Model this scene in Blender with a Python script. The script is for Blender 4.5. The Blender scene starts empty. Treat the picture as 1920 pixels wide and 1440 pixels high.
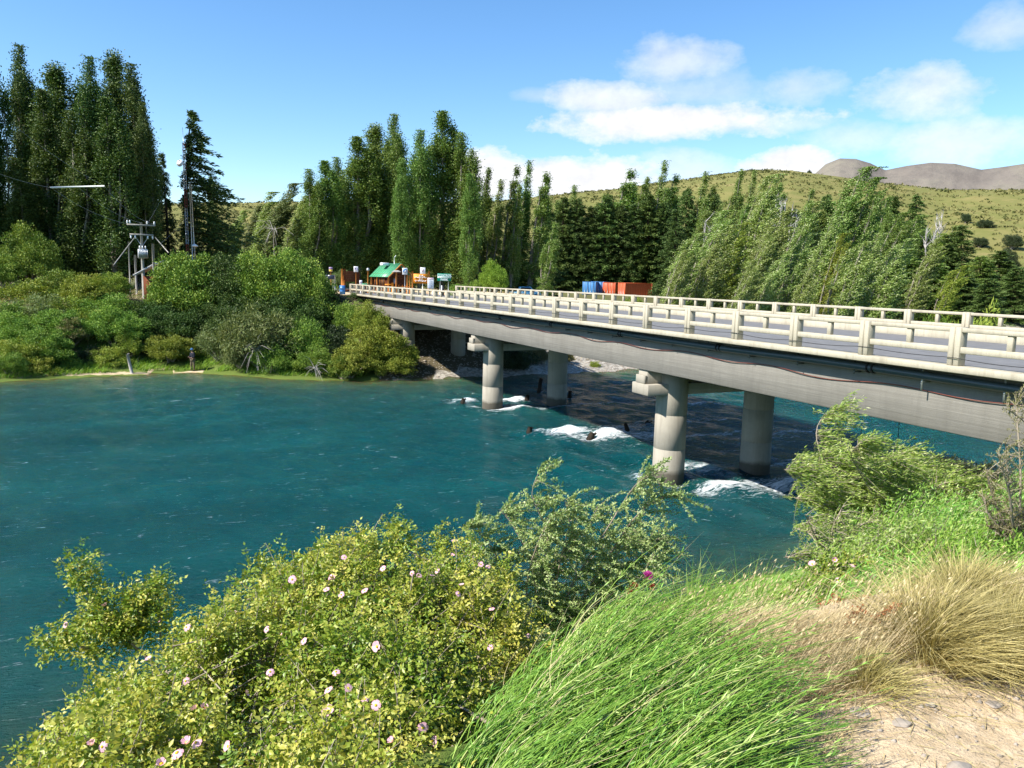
import bpy, bmesh, math, random
import numpy as np
from mathutils import Vector, Matrix
R = math.radians
rng = np.random.default_rng(7)
random.seed(7)
sc = bpy.context.scene
COL = sc.collection

# ------------------------------------------------------------------ camera
F, PITCH, ROLL, YAW, EYE = 1453.0, 0.1359, 0.0223, 0.4256, 8.0
cp, sp = math.cos(PITCH), math.sin(PITCH)
c_, s_ = math.cos(ROLL), math.sin(ROLL)
FW = np.array([0, cp, -sp]); RT0 = np.array([1.0, 0, 0]); UP0 = np.array([0, sp, cp])
RT = c_ * RT0 + s_ * UP0
UP = -s_ * RT0 + c_ * UP0
cam = bpy.data.objects.new('camera', bpy.data.cameras.new('camera')); COL.objects.link(cam)
cam.data.sensor_width = 36; cam.data.lens = F / 1920 * 36
cam.data.clip_start = 0.05; cam.data.clip_end = 20000
m = Matrix.Identity(4)
for i in range(3):
    m[i][0], m[i][1], m[i][2] = RT[i], UP[i], -FW[i]
m[2][3] = EYE
cam.matrix_world = m
sc.camera = cam
NV = np.array([math.cos(YAW), math.sin(YAW)])      # across the bridge
DV = np.array([-math.sin(YAW), math.cos(YAW)])     # along the bridge

def ray(px, py):
    return FW + RT * (px - 960) / F + UP * (720 - py) / F
def at(px, py, Y):
    v = ray(px, py); p = v * (Y / v[1]); p[2] += EYE
    return p
def ut(u, t):
    return u * NV + t * DV

# ------------------------------------------------------------------ sun, sky, exposure
SUN = Vector((-0.90 * 0.7071, -0.436 * 0.7071, 0.7071)).normalized()
sun = bpy.data.objects.new('sun', bpy.data.lights.new('sun', 'SUN')); COL.objects.link(sun)
sun.data.energy = 4.8; sun.data.angle = R(0.5); sun.data.color = (1.0, 0.95, 0.86)
sun.rotation_euler = SUN.to_track_quat('Z', 'Y').to_euler()
sc.view_settings.view_transform = 'Standard'
sc.view_settings.look = 'None'
sc.view_settings.exposure = 1.0
sc.view_settings.gamma = 1.0
sc.view_settings.use_curve_mapping = False

world = bpy.data.worlds.new('World'); sc.world = world; world.use_nodes = True
def build_world():
    nt = world.node_tree; N = nt.nodes; L = nt.links; N.clear()
    def nd(t, **k):
        n = N.new(t)
        for a, b in k.items(): setattr(n, a, b)
        return n
    def mth(op, a, b=None, clamp=False):
        n = nd('ShaderNodeMath', operation=op, use_clamp=clamp)
        for i, x in enumerate((a, b)):
            if x is None: continue
            if isinstance(x, (int, float)): n.inputs[i].default_value = x
            else: L.new(x, n.inputs[i])
        return n.outputs[0]
    out = nd('ShaderNodeOutputWorld'); bg = nd('ShaderNodeBackground'); L.new(bg.outputs[0], out.inputs[0])
    sky = nd('ShaderNodeTexSky', sky_type='NISHITA', sun_disc=False, sun_elevation=R(45), sun_rotation=math.atan2(SUN.x, SUN.y) % (2 * math.pi),
             altitude=600, air_density=1.0, dust_density=0.35, ozone_density=2.2)
    hs = nd('ShaderNodeHueSaturation'); hs.inputs['Saturation'].default_value = 1.22; hs.inputs['Value'].default_value = 1.0
    L.new(sky.outputs[0], hs.inputs['Color'])
    tc = nd('ShaderNodeTexCoord'); sep = nd('ShaderNodeSeparateXYZ'); L.new(tc.outputs['Generated'], sep.inputs[0])
    az = mth('ARCTAN2', sep.outputs[0], sep.outputs[1]); el = mth('ARCSINE', sep.outputs[2])
    def noise(scale, detail, rough, sz=1.0):
        mp = nd('ShaderNodeMapping'); mp.inputs['Scale'].default_value = (1, 1, sz)
        L.new(tc.outputs['Generated'], mp.inputs[0])
        n = nd('ShaderNodeTexNoise'); n.inputs['Scale'].default_value = scale; n.inputs['Detail'].default_value = detail; n.inputs['Roughness'].default_value = rough
        L.new(mp.outputs[0], n.inputs['Vector']); return n.outputs[0]
    n1 = mth('SUBTRACT', noise(9, 9, 0.6, 2.0), 0.5)
    n2 = mth('SUBTRACT', noise(34, 6, 0.62, 1.5), 0.5)
    nz = mth('ADD', mth('MULTIPLY', n1, 1.9), mth('MULTIPLY', n2, 0.8))
    # (px, py, half width, half height, strength, softness) of each cloud seen, as directions in the sky
    CL = [(1255, 228, 270, 36, 1.0, .55), (1150, 190, 130, 34, .8, .7), (1265, 118, 105, 44, .62, .9), (1310, 175, 190, 40, .4, 1.0), (1490, 165, 85, 40, .5, .9),
          (1745, 178, 125, 62, .72, .8), (1790, 262, 160, 52, .66, .8), (1610, 260, 110, 36, .5, .9), (1880, 55, 90, 50, .5, 1.0), (1490, 308, 90, 34, 1.0, .4),
          (1100, 340, 150, 44, 1.0, .45), (920, 330, 80, 44, 1.0, .45), (1280, 318, 90, 40, .55, .8), (1020, 180, 70, 14, .3, 1.0), (1420, 235, 150, 18, .6, .8)]
    tot = None
    for (px, py, hw, hh, st, so) in CL:
        v = ray(px, py); v = v / np.linalg.norm(v)
        a0, e0 = math.atan2(v[0], v[1]), math.asin(v[2])
        k = math.hypot(px - 960, py - 720) / F
        kx = 1 / (1 + k * k) ** 0.8
        dx = mth('DIVIDE', mth('SUBTRACT', az, a0), hw / F * kx); dy = mth('DIVIDE', mth('SUBTRACT', el, e0), hh / F * kx)
        r = mth('SQRT', mth('ADD', mth('MULTIPLY', dx, dx), mth('MULTIPLY', dy, dy)))
        f = mth('ADD', mth('SUBTRACT', 1.15, r), nz)
        f = mth('DIVIDE', f, so * 1.35, clamp=True)
        f = mth('MULTIPLY', mth('MULTIPLY', f, mth('SUBTRACT', 2.0, f)), st)
        tot = f if tot is None else mth('MAXIMUM', tot, f)
    # scattered fair-weather cloud over the rest of the sky, behind and beside the view
    g = mth('MULTIPLY', mth('SUBTRACT', noise(3.2, 8, 0.58, 2.2), 0.56), 5.0, clamp=True)
    away = mth('MULTIPLY', mth('SUBTRACT', mth('ABSOLUTE', mth('SUBTRACT', az, 0.0)), 0.75), 4.0, clamp=True)
    lowm = mth('MULTIPLY', mth('SUBTRACT', 0.6, el), 3.0, clamp=True)
    tot = mth('MAXIMUM', tot, mth('MULTIPLY', mth('MULTIPLY', g, away), mth('MULTIPLY', lowm, 0.8)))
    shade = mth('ADD', mth('MULTIPLY', n2, 2.2), 4.5)
    cc = nd('ShaderNodeCombineXYZ')
    L.new(shade, cc.inputs[0]); L.new(mth('MULTIPLY', shade, 1.01), cc.inputs[1]); L.new(mth('MULTIPLY', shade, 1.05), cc.inputs[2])
    mx = nd('ShaderNodeMix', data_type='RGBA'); L.new(tot, mx.inputs[0]); L.new(hs.outputs[0], mx.inputs[6]); L.new(cc.outputs[0], mx.inputs[7])
    L.new(mx.outputs[2], bg.inputs[0]); bg.inputs[1].default_value = 0.115
build_world()

sc.render.engine = 'CYCLES'
cy = sc.cycles
cy.max_bounces = 8; cy.diffuse_bounces = 3; cy.glossy_bounces = 3; cy.transmission_bounces = 4; cy.transparent_max_bounces = 6
cy.use_denoising = True
cy.sample_clamp_indirect = 6.0
cy.caustics_reflective = False; cy.caustics_refractive = False

# ------------------------------------------------------------------ helpers
def tag(o, label=None, cat=None, group=None, kind=None):
    if label: o['label'] = label
    if cat: o['category'] = cat
    if group: o['group'] = group
    if kind: o['kind'] = kind
    return o
def empty(name, loc=(0, 0, 0), rz=0.0):
    o = bpy.data.objects.new(name, None); COL.objects.link(o)
    o.location = loc; o.rotation_euler = (0, 0, rz); o.empty_display_size = 0.3
    return o
def link(name, me, parent=None, loc=None, rot=None, scale=None):
    o = bpy.data.objects.new(name, me); COL.objects.link(o)
    if parent is not None: o.parent = parent
    if loc is not None: o.location = loc
    if rot is not None: o.rotation_euler = rot
    if scale is not None: o.scale = scale
    return o

class Acc:
    """collects geometry as arrays and links it as ONE mesh object"""
    def __init__(s): s.v = []; s.f = []; s.c = []; s.n = 0
    def add(s, v, f, c=0.5):
        v = np.asarray(v, float).reshape(-1, 3); f = np.asarray(f, int)
        s.v.append(v); s.f.append(f + s.n)
        s.c.append(np.full(len(v), c, float) if np.isscalar(c) else np.asarray(c, float)); s.n += len(v)
        return s
    def box(s, x0, x1, y0, y1, z0, z1, ch=0.0, c=0.5):
        if ch <= 0:
            v = [(x, y, z) for x in (x0, x1) for y in (y0, y1) for z in (z0, z1)]
            s.add(v, [(0, 1, 3, 2), (4, 6, 7, 5), (0, 4, 5, 1), (2, 3, 7, 6), (0, 2, 6, 4), (1, 5, 7, 3)], c); return s
        bm = bmesh.new()
        for x, sx in ((x0, 1), (x1, -1)):
            for y, sy in ((y0, 1), (y1, -1)):
                for z, sz in ((z0, 1), (z1, -1)):
                    bm.verts.new((x + sx * ch, y + sy * ch, z)); bm.verts.new((x + sx * ch, y, z + sz * ch)); bm.verts.new((x, y + sy * ch, z + sz * ch))
        bmesh.ops.convex_hull(bm, input=bm.verts)
        bm.verts.index_update()
        v = [tuple(q.co) for q in bm.verts]
        for fc in bm.faces:
            pass
        tri = [[q.index for q in fc.verts] for fc in bm.faces if len(fc.verts) == 3]
        qd = [[q.index for q in fc.verts] for fc in bm.faces if len(fc.verts) == 4]
        n0 = s.n
        s.v.append(np.array(v)); s.c.append(np.full(len(v), c)); s.n += len(v)
        if tri: s.f.append(np.array(tri) + n0)
        if qd: s.f.append(np.array(qd) + n0)
        bm.free(); return s
    def tube(s, pts, r, k=6, c=0.5, caps=True):
        P = np.asarray(pts, float); n = len(P); r = np.broadcast_to(np.asarray(r, float), (n,))
        T = np.gradient(P, axis=0); T /= np.linalg.norm(T, axis=1)[:, None] + 1e-12
        a = np.array([0, 0, 1.0]) if abs(T[0][2]) < 0.9 else np.array([1.0, 0, 0])
        U = np.cross(T, a); U /= np.linalg.norm(U, axis=1)[:, None] + 1e-12
        V = np.cross(T, U)
        th = np.linspace(0, 2 * np.pi, k, endpoint=False)
        v = (P[:, None] + r[:, None, None] * (np.cos(th)[None, :, None] * U[:, None] + np.sin(th)[None, :, None] * V[:, None])).reshape(-1, 3)
        i = np.arange(n - 1)[:, None] * k; j = np.arange(k)[None]; j2 = (j + 1) % k
        f = np.stack([i + j, i + j2, i + k + j2, i + k + j], -1).reshape(-1, 4)
        n0 = s.n
        s.add(v, f, c)
        if caps and k > 2:
            fan = lambda o: np.array([(o, o + q, o + q + 1) for q in range(1, k - 1)])
            s.f.append(fan(0) + n0); s.f.append(fan((n - 1) * k)[:, ::-1] + n0)
        return s
    def lathe(s, prof, k=12, cx=0, cy=0, c=0.5):
        th = np.linspace(0, 2 * np.pi, k, endpoint=False)
        v = np.array([(cx + r * np.cos(t), cy + r * np.sin(t), z) for r, z in prof for t in th])
        n = len(prof); i = np.arange(n - 1)[:, None] * k; j = np.arange(k)[None]; j2 = (j + 1) % k
        n0 = s.n
        s.add(v, np.stack([i + j, i + j2, i + k + j2, i + k + j], -1).reshape(-1, 4), c)
        s.f.append(np.array([(0, q + 1, q) for q in range(1, k - 1)]) + n0)
        s.f.append(np.array([(0, q, q + 1) for q in range(1, k - 1)]) + n0 + (n - 1) * k)
        return s
    def poly(s, pts, c=0.5):
        n = len(pts); s.add(pts, np.array([(0, i, i + 1) for i in range(1, n - 1)]), c); return s
    def mesh(s, name, mat=None, smooth=False, attrs=None):
        me = bpy.data.meshes.new(name)
        V = np.concatenate(s.v); C = np.concatenate(s.c)
        tot = sum(f.size for f in s.f); npoly = sum(len(f) for f in s.f)
        li = np.concatenate([f.ravel() for f in s.f]).astype(np.int32)
        sz = np.concatenate([np.full(len(f), f.shape[1]) for f in s.f])
        st = np.concatenate([[0], np.cumsum(sz)[:-1]]).astype(np.int32)
        me.vertices.add(len(V)); me.vertices.foreach_set('co', V.astype(np.float32).ravel())
        me.loops.add(tot); me.loops.foreach_set('vertex_index', li)
        me.polygons.add(npoly); me.polygons.foreach_set('loop_start', st)
        if smooth: me.polygons.foreach_set('use_smooth', np.ones(npoly, bool))
        me.update(calc_edges=True)
        a = me.attributes.new('col', 'FLOAT', 'POINT'); a.data.foreach_set('value', C.astype(np.float32))
        for k, d in (attrs or {}).items():
            a = me.attributes.new(k, 'FLOAT', 'POINT'); a.data.foreach_set('value', np.asarray(d, np.float32))
        if mat: me.materials.append(mat)
        return me
    def build(s, name, mat, parent=None, smooth=False, loc=None, rot=None, attrs=None):
        return link(name, s.mesh(name, mat, smooth, attrs), parent, loc, rot)

def leafquads(acc, P, A, L, W, col, fold=0.15, nrm=None):
    """many folded leaf blades: base P, unit axis A, length L, width W"""
    n = len(P); A = A / (np.linalg.norm(A, axis=1)[:, None] + 1e-9)
    X = rng.normal(size=(n, 3)) if nrm is None else nrm
    S = np.cross(A, X); S /= np.linalg.norm(S, axis=1)[:, None] + 1e-9
    Nn = np.cross(S, A)
    L = np.broadcast_to(L, (n,))[:, None]; W = np.broadcast_to(W, (n,))[:, None]
    v = np.stack([P, P + A * L * .45 + S * W * .5 + Nn * W * fold, P + A * L, P + A * L * .45 - S * W * .5 + Nn * W * fold], 1).reshape(-1, 3)
    b = np.arange(n)[:, None] * 4
    f = np.concatenate([b + np.array([[0, 1, 2]]), b + np.array([[0, 2, 3]])])
    acc.add(v, f, np.repeat(np.broadcast_to(col, (n,)), 4))
def rdir(n, up=0.0):
    d = rng.normal(size=(n, 3)); d[:, 2] += up
    return d / np.linalg.norm(d, axis=1)[:, None]
def blades(acc, P, Dr, L, W, bend, col, seg=5):
    """grass blades: flat tapering ribbons from P, leaning along Dr, drooping by bend towards B"""
    n = len(P); s = np.linspace(0, 1, seg + 1)
    A = Dr / np.linalg.norm(Dr, axis=1)[:, None]
    side = np.cross(A, rng.normal(size=(n, 3))); side /= np.linalg.norm(side, axis=1)[:, None]
    L = np.broadcast_to(L, (n,))
    C = P[:, None] + A[:, None] * (s[None, :, None] * L[:, None, None]) + bend[:, None] * (s[None, :, None] ** 2) * L[:, None, None]
    w = np.broadcast_to(W, (n,))[:, None, None] * (1 - s[None, :, None] ** 1.5 * .92) * .5
    v = np.stack([C - side[:, None] * w, C + side[:, None] * w], 2).reshape(-1, 3)
    b = np.arange(n)[:, None] * (2 * (seg + 1)); k = np.arange(seg)[None] * 2
    b0 = b + k
    f = np.stack([b0, b0 + 1, b0 + 3, b0 + 2], -1).reshape(-1, 4)
    acc.add(v, f, np.repeat(np.broadcast_to(col, (n,)), 2 * (seg + 1)))

# ------------------------------------------------------------------ materials
class NT:
    def __init__(s, name):
        s.m = bpy.data.materials.new(name); s.m.use_nodes = True
        s.t = s.m.node_tree; s.N = s.t.nodes; s.L = s.t.links; s.N.clear()
        s.out = s.N.new('ShaderNodeOutputMaterial')
    def nd(s, t, ins=None, **k):
        n = s.N.new(t)
        for a, b in k.items(): setattr(n, a, b)
        for a, b in (ins or {}).items(): s.put(n.inputs[a], b)
        return n
    def put(s, sock, x):
        if hasattr(x, 'is_output'): s.L.new(x, sock)
        else:
            if isinstance(x, tuple) and len(x) == 3 and sock.type == 'RGBA': x = x + (1,)
            sock.default_value = x
    def math(s, op, a, b=0.0, clamp=False):
        n = s.nd('ShaderNodeMath', operation=op, use_clamp=clamp); s.put(n.inputs[0], a); s.put(n.inputs[1], b); return n.outputs[0]
    def mix(s, f, a, b, blend='MIX'):
        n = s.nd('ShaderNodeMix', data_type='RGBA', blend_type=blend); s.put(n.inputs[0], f); s.put(n.inputs[6], a); s.put(n.inputs[7], b); return n.outputs[2]
    def coord(s, which='Object', scale=(1, 1, 1)):
        t = s.nd('ShaderNodeTexCoord'); mp = s.nd('ShaderNodeMapping', {'Scale': scale}); s.L.new(t.outputs[which], mp.inputs[0]); return mp.outputs[0]
    def pos(s, scale=(1, 1, 1)):
        t = s.nd('ShaderNodeNewGeometry'); mp = s.nd('ShaderNodeMapping', {'Scale': scale}); s.L.new(t.outputs['Position'], mp.inputs[0]); return mp.outputs[0]
    def noise(s, scale, detail=5, rough=.55, vec=None, dist=0.0):
        n = s.nd('ShaderNodeTexNoise', {'Scale': scale, 'Detail': detail, 'Roughness': rough, 'Distortion': dist})
        if vec is not None: s.L.new(vec, n.inputs['Vector'])
        return n.outputs[0]
    def ramp(s, f, stops):
        n = s.nd('ShaderNodeValToRGB'); e = n.color_ramp.elements
        while len(e) < len(stops): e.new(0.5)
        for q, (p, c) in zip(e, stops):
            q.position = p; q.color = (c + (1,)) if isinstance(c, tuple) else (c, c, c, 1)
        s.put(n.inputs[0], f); return n.outputs[0]
    def attr(s, name): return s.nd('ShaderNodeAttribute', attribute_name=name).outputs['Fac']
    def bump(s, h, strength=.3, dist=.02):
        n = s.nd('ShaderNodeBump', {'Strength': strength, 'Distance': dist}); s.L.new(h, n.inputs['Height']); return n.outputs[0]
    def bsdf(s, color, rough=.7, spec=.3, normal=None, metal=0.0, surf=True):
        n = s.nd('ShaderNodeBsdfPrincipled'); s.put(n.inputs['Base Color'], color); s.put(n.inputs['Roughness'], rough)
        s.put(n.inputs['Specular IOR Level'], spec); n.inputs['Metallic'].default_value = metal
        if normal is not None: s.L.new(normal, n.inputs['Normal'])
        if surf: s.L.new(n.outputs[0], s.out.inputs[0])
        return n

def m_plain(name, col, rough=.6, spec=.3, metal=0.0, var=.18, sc_=6.0):
    q = NT(name); n = q.noise(sc_, 5, .6, q.coord())
    k = q.ramp(n, [(0.25, 1 - var), (0.75, 1 + var * .4)])
    q.bsdf(q.mix(1.0, col, k, 'MULTIPLY'), rough, spec, q.bump(n, .15, .01), metal); return q.m
def m_leaf(name, stops, trans=.3, rough=.55, spec=.25, var=.25):
    """leaf: colour from a per-leaf random value, some light through the blade"""
    q = NT(name); a = q.attr('col'); oi = q.nd('ShaderNodeObjectInfo').outputs['Random']
    c = q.ramp(a, stops)
    h = q.nd('ShaderNodeHueSaturation', {'Color': c}); q.put(h.inputs['Value'], q.math('ADD', q.math('MULTIPLY', oi, var), 1 - var / 2))
    q.put(h.inputs['Hue'], q.math('ADD', q.math('MULTIPLY', oi, .03), .485))
    col = h.outputs[0]
    p = q.bsdf(col, rough, spec, surf=False)
    t = q.nd('ShaderNodeBsdfTranslucent'); q.put(t.inputs[0], q.mix(1.0, col, (1.15, 1.1, .55), 'MULTIPLY'))
    mx = q.nd('ShaderNodeMixShader', {0: trans}); q.L.new(p.outputs[0], mx.inputs[1]); q.L.new(t.outputs[0], mx.inputs[2])
    q.L.new(mx.outputs[0], q.out.inputs[0]); return q.m
def m_bark(name, a, b):
    q = NT(name); n = q.noise(5, 6, .65, q.coord('Object', (1, 1, .25)))
    q.bsdf(q.ramp(n, [(.3, a), (.7, b)]), .9, .1, q.bump(n, .5, .03)); return q.m
def m_concrete(name, base, dark, boards=False, wet=False, streak=.5):
    q = NT(name); v = q.coord('Object'); vs = q.coord('Object', (1.5, 1.5, .12))
    n1 = q.noise(1.1, 7, .65, v); n2 = q.noise(3.0, 6, .7, vs); n3 = q.noise(60, 3, .6, v)
    col = q.mix(q.ramp(n1, [(.35, 0.0), (.7, 1.0)]), base, tuple(x * .8 for x in base))
    col = q.mix(q.math('MULTIPLY', q.ramp(n2, [(.48, 0.0), (.75, 1.0)]), streak), col, dark)
    col = q.mix(q.math('MULTIPLY', q.ramp(n3, [(.35, 1.0), (.6, 0.0)]), .35), col, tuple(x * .6 for x in base))
    h = n3
    if boards:
        w = q.nd('ShaderNodeTexNoise', {'Scale': 1.0, 'Detail': 4, 'Roughness': .7}); q.L.new(q.coord('Object', (1, .25, 22)), w.inputs['Vector'])
        col = q.mix(q.math('MULTIPLY', q.ramp(w.outputs[0], [(.35, 1.0), (.62, 0.0)]), .55), col, dark)
        h = q.math('ADD', n3, q.math('MULTIPLY', w.outputs[0], 2.0))
    if wet:
        s = q.nd('ShaderNodeSeparateXYZ'); q.L.new(q.pos(), s.inputs[0])
        zz = q.math('ADD', s.outputs[2], q.math('MULTIPLY', n1, .5))
        f = q.ramp(zz, [(0.0, 1.0), (.62, 1.0), (.80, 0.0)])
        col = q.mix(q.math('MULTIPLY', f, .8), col, (.05, .042, .028))
    q.bsdf(col, .85, .2, q.bump(h, .35, .012)); return q.m

M = {}
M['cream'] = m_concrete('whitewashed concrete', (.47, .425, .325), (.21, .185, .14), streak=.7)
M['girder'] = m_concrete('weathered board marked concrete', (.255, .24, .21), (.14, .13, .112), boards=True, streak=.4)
M['column'] = m_concrete('column concrete', (.38, .345, .28), (.17, .15, .12), wet=True, streak=.55)
M['asphalt'] = m_plain('pale worn asphalt', (.175, .172, .170), .85, .2, var=.25, sc_=3)
M['steelpipe'] = m_plain('dark painted steel pipe', (.045, .06, .065), .35, .5)
M['galv'] = m_plain('galvanised steel', (.5, .52, .53), .4, .5, .6)
M['whitepaint'] = m_plain('white paint', (.75, .75, .74), .5, .4)
M['redcable'] = m_plain('red brown hose', (.16, .05, .035), .5, .3)
M['blackwire'] = m_plain('black wire', (.03, .03, .03), .5, .3)
M['wood'] = m_bark('orange stained timber', (.34, .12, .03), (.52, .22, .06))
M['darkwood'] = m_bark('dark red brown timber', (.09, .03, .015), (.17, .06, .03))
M['greywood'] = m_bark('weathered grey timber', (.20, .19, .17), (.42, .40, .36))
M['oldpile'] = m_bark('wet black timber', (.012, .010, .008), (.05, .04, .03))
M['greenroof'] = m_plain('green roof sheet', (.08, .34, .17), .4, .4)
M['signgreen'] = m_plain('sign green', (.0, .23, .14), .4, .4, var=.05)
M['signwhite'] = m_plain('sign white', (.8, .8, .8), .4, .4, var=.05)
M['signblue'] = m_plain('sign blue', (.03, .16, .42), .4, .4, var=.05)
M['signred'] = m_plain('sign red', (.55, .05, .04), .4, .4, var=.05)
M['mastred'] = m_plain('faded red mast paint', (.22, .05, .04), .6, .3)
M['orange'] = m_plain('banner orange', (.80, .27, .02), .6, .3, var=.08)
M['pink'] = m_plain('pink print', (.70, .38, .48), .5, .3, var=.05)
M['greymark'] = m_plain('grey print', (.35, .35, .40), .5, .3, var=.05)
M['yellow'] = m_plain('yellow paint', (.62, .46, .05), .5, .3)
M['purple'] = m_plain('purple print', (.25, .16, .34), .5, .3)
M['navy'] = m_plain('dark blue grey panel', (.035, .05, .085), .6, .3)
M['glass'] = m_plain('dark window glass', (.02, .025, .03), .08, .6, var=.02)
M['contblue'] = m_plain('faded blue container paint', (.07, .24, .52), .5, .35)
M['contred'] = m_plain('orange red container paint', (.62, .12, .045), .5, .35)
M['carblue'] = m_plain('light blue car paint', (.12, .36, .55), .3, .5)
M['rubber'] = m_plain('black rubber', (.02, .02, .02), .8, .2)
M['bark'] = m_bark('poplar bark', (.10, .085, .065), (.30, .27, .22))
M['darkbark'] = m_bark('dark pine bark', (.03, .022, .016), (.10, .07, .05))
M['twig'] = m_bark('pale dry twig', (.22, .18, .13), (.40, .34, .26))
M['deadtwig'] = m_bark('silver dead twig', (.28, .26, .24), (.48, .45, .42))
M['stone'] = m_plain('pale stone', (.36, .31, .255), .9, .1, var=.4, sc_=9)
M['skin'] = m_plain('skin', (.42, .25, .18), .5, .3, var=.05)
M['jacket'] = m_plain('dark jacket cloth', (.025, .028, .04), .9, .1)
M['hatblue'] = m_plain('blue cloth', (.06, .16, .32), .9, .1)
M['khaki'] = m_plain('khaki cloth', (.16, .13, .085), .9, .1)
# foliage
M['lf_poplar'] = m_leaf('dark poplar leaf', [(0, (.045, .10, .014)), (.5, (.11, .195, .030)), (1, (.26, .35, .09))], .25)
M['lf_silver'] = m_leaf('wind silvered poplar leaf', [(0, (.10, .17, .03)), (.45, (.23, .32, .07)), (.8, (.38, .45, .15)), (1, (.60, .62, .36))], .28)
M['lf_pine'] = m_leaf('dark pine needle', [(0, (.034, .070, .016)), (.5, (.070, .125, .028)), (1, (.14, .19, .055))], .15)
M['lf_bush'] = m_leaf('green bush leaf', [(0, (.055, .12, .015)), (.5, (.145, .245, .030)), (1, (.32, .40, .065))], .15)
M['lf_bushyel'] = m_leaf('yellow green bush leaf', [(0, (.08, .135, .016)), (.5, (.20, .265, .03)), (1, (.38, .39, .07))], .18)
M['lf_grey'] = m_leaf('grey green willow leaf', [(0, (.075, .12, .035)), (.5, (.15, .205, .065)), (1, (.27, .31, .12))], .25)
M['lf_bright'] = m_leaf('bright green leaf', [(0, (.10, .20, .02)), (.5, (.19, .32, .03)), (1, (.32, .42, .07))], .3)
M['lf_rose'] = m_leaf('rose hip leaf', [(0, (.05, .115, .010)), (.35, (.14, .24, .022)), (.65, (.31, .36, .045)), (1, (.56, .50, .11))], .3, .4, .4, 0)
M['lf_small'] = m_leaf('small grey green leaf', [(0, (.10, .17, .045)), (.5, (.30, .39, .12)), (1, (.54, .58, .26))], .25, .4, .4, 0)
M['lf_broom'] = m_leaf('green rush stem', [(0, (.05, .14, .015)), (.4, (.13, .30, .03)), (.75, (.27, .45, .07)), (1, (.48, .56, .20))], .2, .45, .4, 0)
M['lf_willow'] = m_leaf('windblown willow leaf', [(0, (.10, .19, .03)), (.5, (.25, .37, .06)), (.85, (.42, .49, .13)), (1, (.60, .63, .34))], .3, .4, .4, 0)
M['lf_mid'] = m_leaf('fresh poplar leaf', [(0, (.07, .135, .018)), (.5, (.155, .25, .045)), (.85, (.28, .36, .10)), (1, (.42, .46, .22))], .25)
M['lf_pinelight'] = m_leaf('mid green needle', [(0, (.045, .085, .02)), (.5, (.10, .16, .035)), (1, (.19, .25, .07))], .15)
M['lf_poplardark'] = m_leaf('shaded dark poplar leaf', [(0, (.025, .058, .010)), (.5, (.060, .110, .018)), (1, (.15, .205, .05))], .18)  # darker copy of the poplar leaf, left bank shade put into its colour
M['lf_shadedark'] = m_leaf('shade dark green leaf', [(0, (.025, .06, .012)), (.6, (.06, .115, .02)), (1, (.12, .18, .04))], .1)  # shade in the gaps between far bank bushes is put into this colour
M['lf_scrub'] = m_leaf('steppe scrub', [(0, (.035, .05, .015)), (.35, (.09, .10, .03)), (.7, (.20, .18, .07)), (1, (.34, .30, .14))], .1, .7, .1, 0)
M['lf_dark'] = m_leaf('dark olive and shaded leaf', [(0, (.02, .04, .014)), (1, (.06, .085, .03))], .15, .5, .3, 0)  # olive hill bushes; elsewhere carries gap and bridge shade in the leaf colour
M['lf_olive'] = m_leaf('dry olive leaf', [(0, (.10, .10, .035)), (.6, (.20, .19, .07)), (1, (.36, .31, .15))], .2, .6, .2, 0)
M['straw'] = m_leaf('pale straw', [(0, (.30, .22, .11)), (.5, (.50, .41, .22)), (1, (.68, .58, .36))], .25, .6, .25, 0)
M['tussock'] = m_leaf('golden tussock blade', [(0, (.20, .17, .06)), (.5, (.42, .35, .13)), (1, (.64, .54, .26))], .25, .55, .3, 0)
M['petal'] = m_leaf('pink rose petal', [(0, (.78, .36, .48)), (1, (.86, .62, .68))], .3, .6, .2, 0)
M['magenta'] = m_leaf('magenta thistle floret', [(0, (.40, .03, .22)), (1, (.62, .10, .40))], .2, .6, .2, 0)
M['dock'] = m_leaf('rust red dock seed', [(0, (.26, .07, .03)), (1, (.48, .18, .09))], .2, .7, .2, 0)
M['yellowflower'] = m_leaf('yellow petal', [(0, (.75, .55, .02)), (1, (.85, .70, .05))], .3, .6, .2, 0)

# ------------------------------------------------------------------ terrain
TN = np.array([(-400, 22), (-60, 14.5), (-10, 13), (-3, 12.6), (5, 13.6), (11, 15.4), (16, 15.6), (20, 15.6), (26, 14.5), (40, 14), (400, 18)], float)
TE = np.array([(-400, 9), (-60, 3.0), (-8, 2.0), (-1.2, 2.0), (1.07, 2.3), (2.4, 2.7), (3.4, 2.65), (4.9, 2.5), (8.2, 3.4), (12.5, 5.8), (15, 7.2), (20, 7.4), (30, 6.5), (60, 5), (400, 8)], float)
TF = np.array([(-400, 50), (-60, 60), (-10, 64), (0, 66.2), (3, 65.3), (8, 60.5), (14.5, 57.6), (20, 58), (31, 58.3), (39, 59.2), (60, 61), (400, 90)], float)
def sst(x, a, b):
    k = np.clip((x - a) / (b - a), 0, 1); return k * k * (3 - 2 * k)
def vnoise(x, y, s, seed=0):
    r = np.random.default_rng(seed); o = 0
    for i in range(7):
        a = r.uniform(0, 2 * np.pi); k = s * r.uniform(.7, 1.6)
        o = o + np.sin((x * np.cos(a) + y * np.sin(a)) * k + r.uniform(0, 6.3) + 1.3 * np.sin((x * np.sin(a) - y * np.cos(a)) * k * .7 + r.uniform(0, 6)))
    return o / 7
CREST = np.array([(-80, 30), (-40, 33), (-28, 38), (-22, 42), (-12, 46), (-3, 49), (2, 54), (9, 60), (16, 67), (19, 66.5), (24, 60), (28, 55.5), (33, 54.5), (45, 50), (80, 40)], float)
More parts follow.
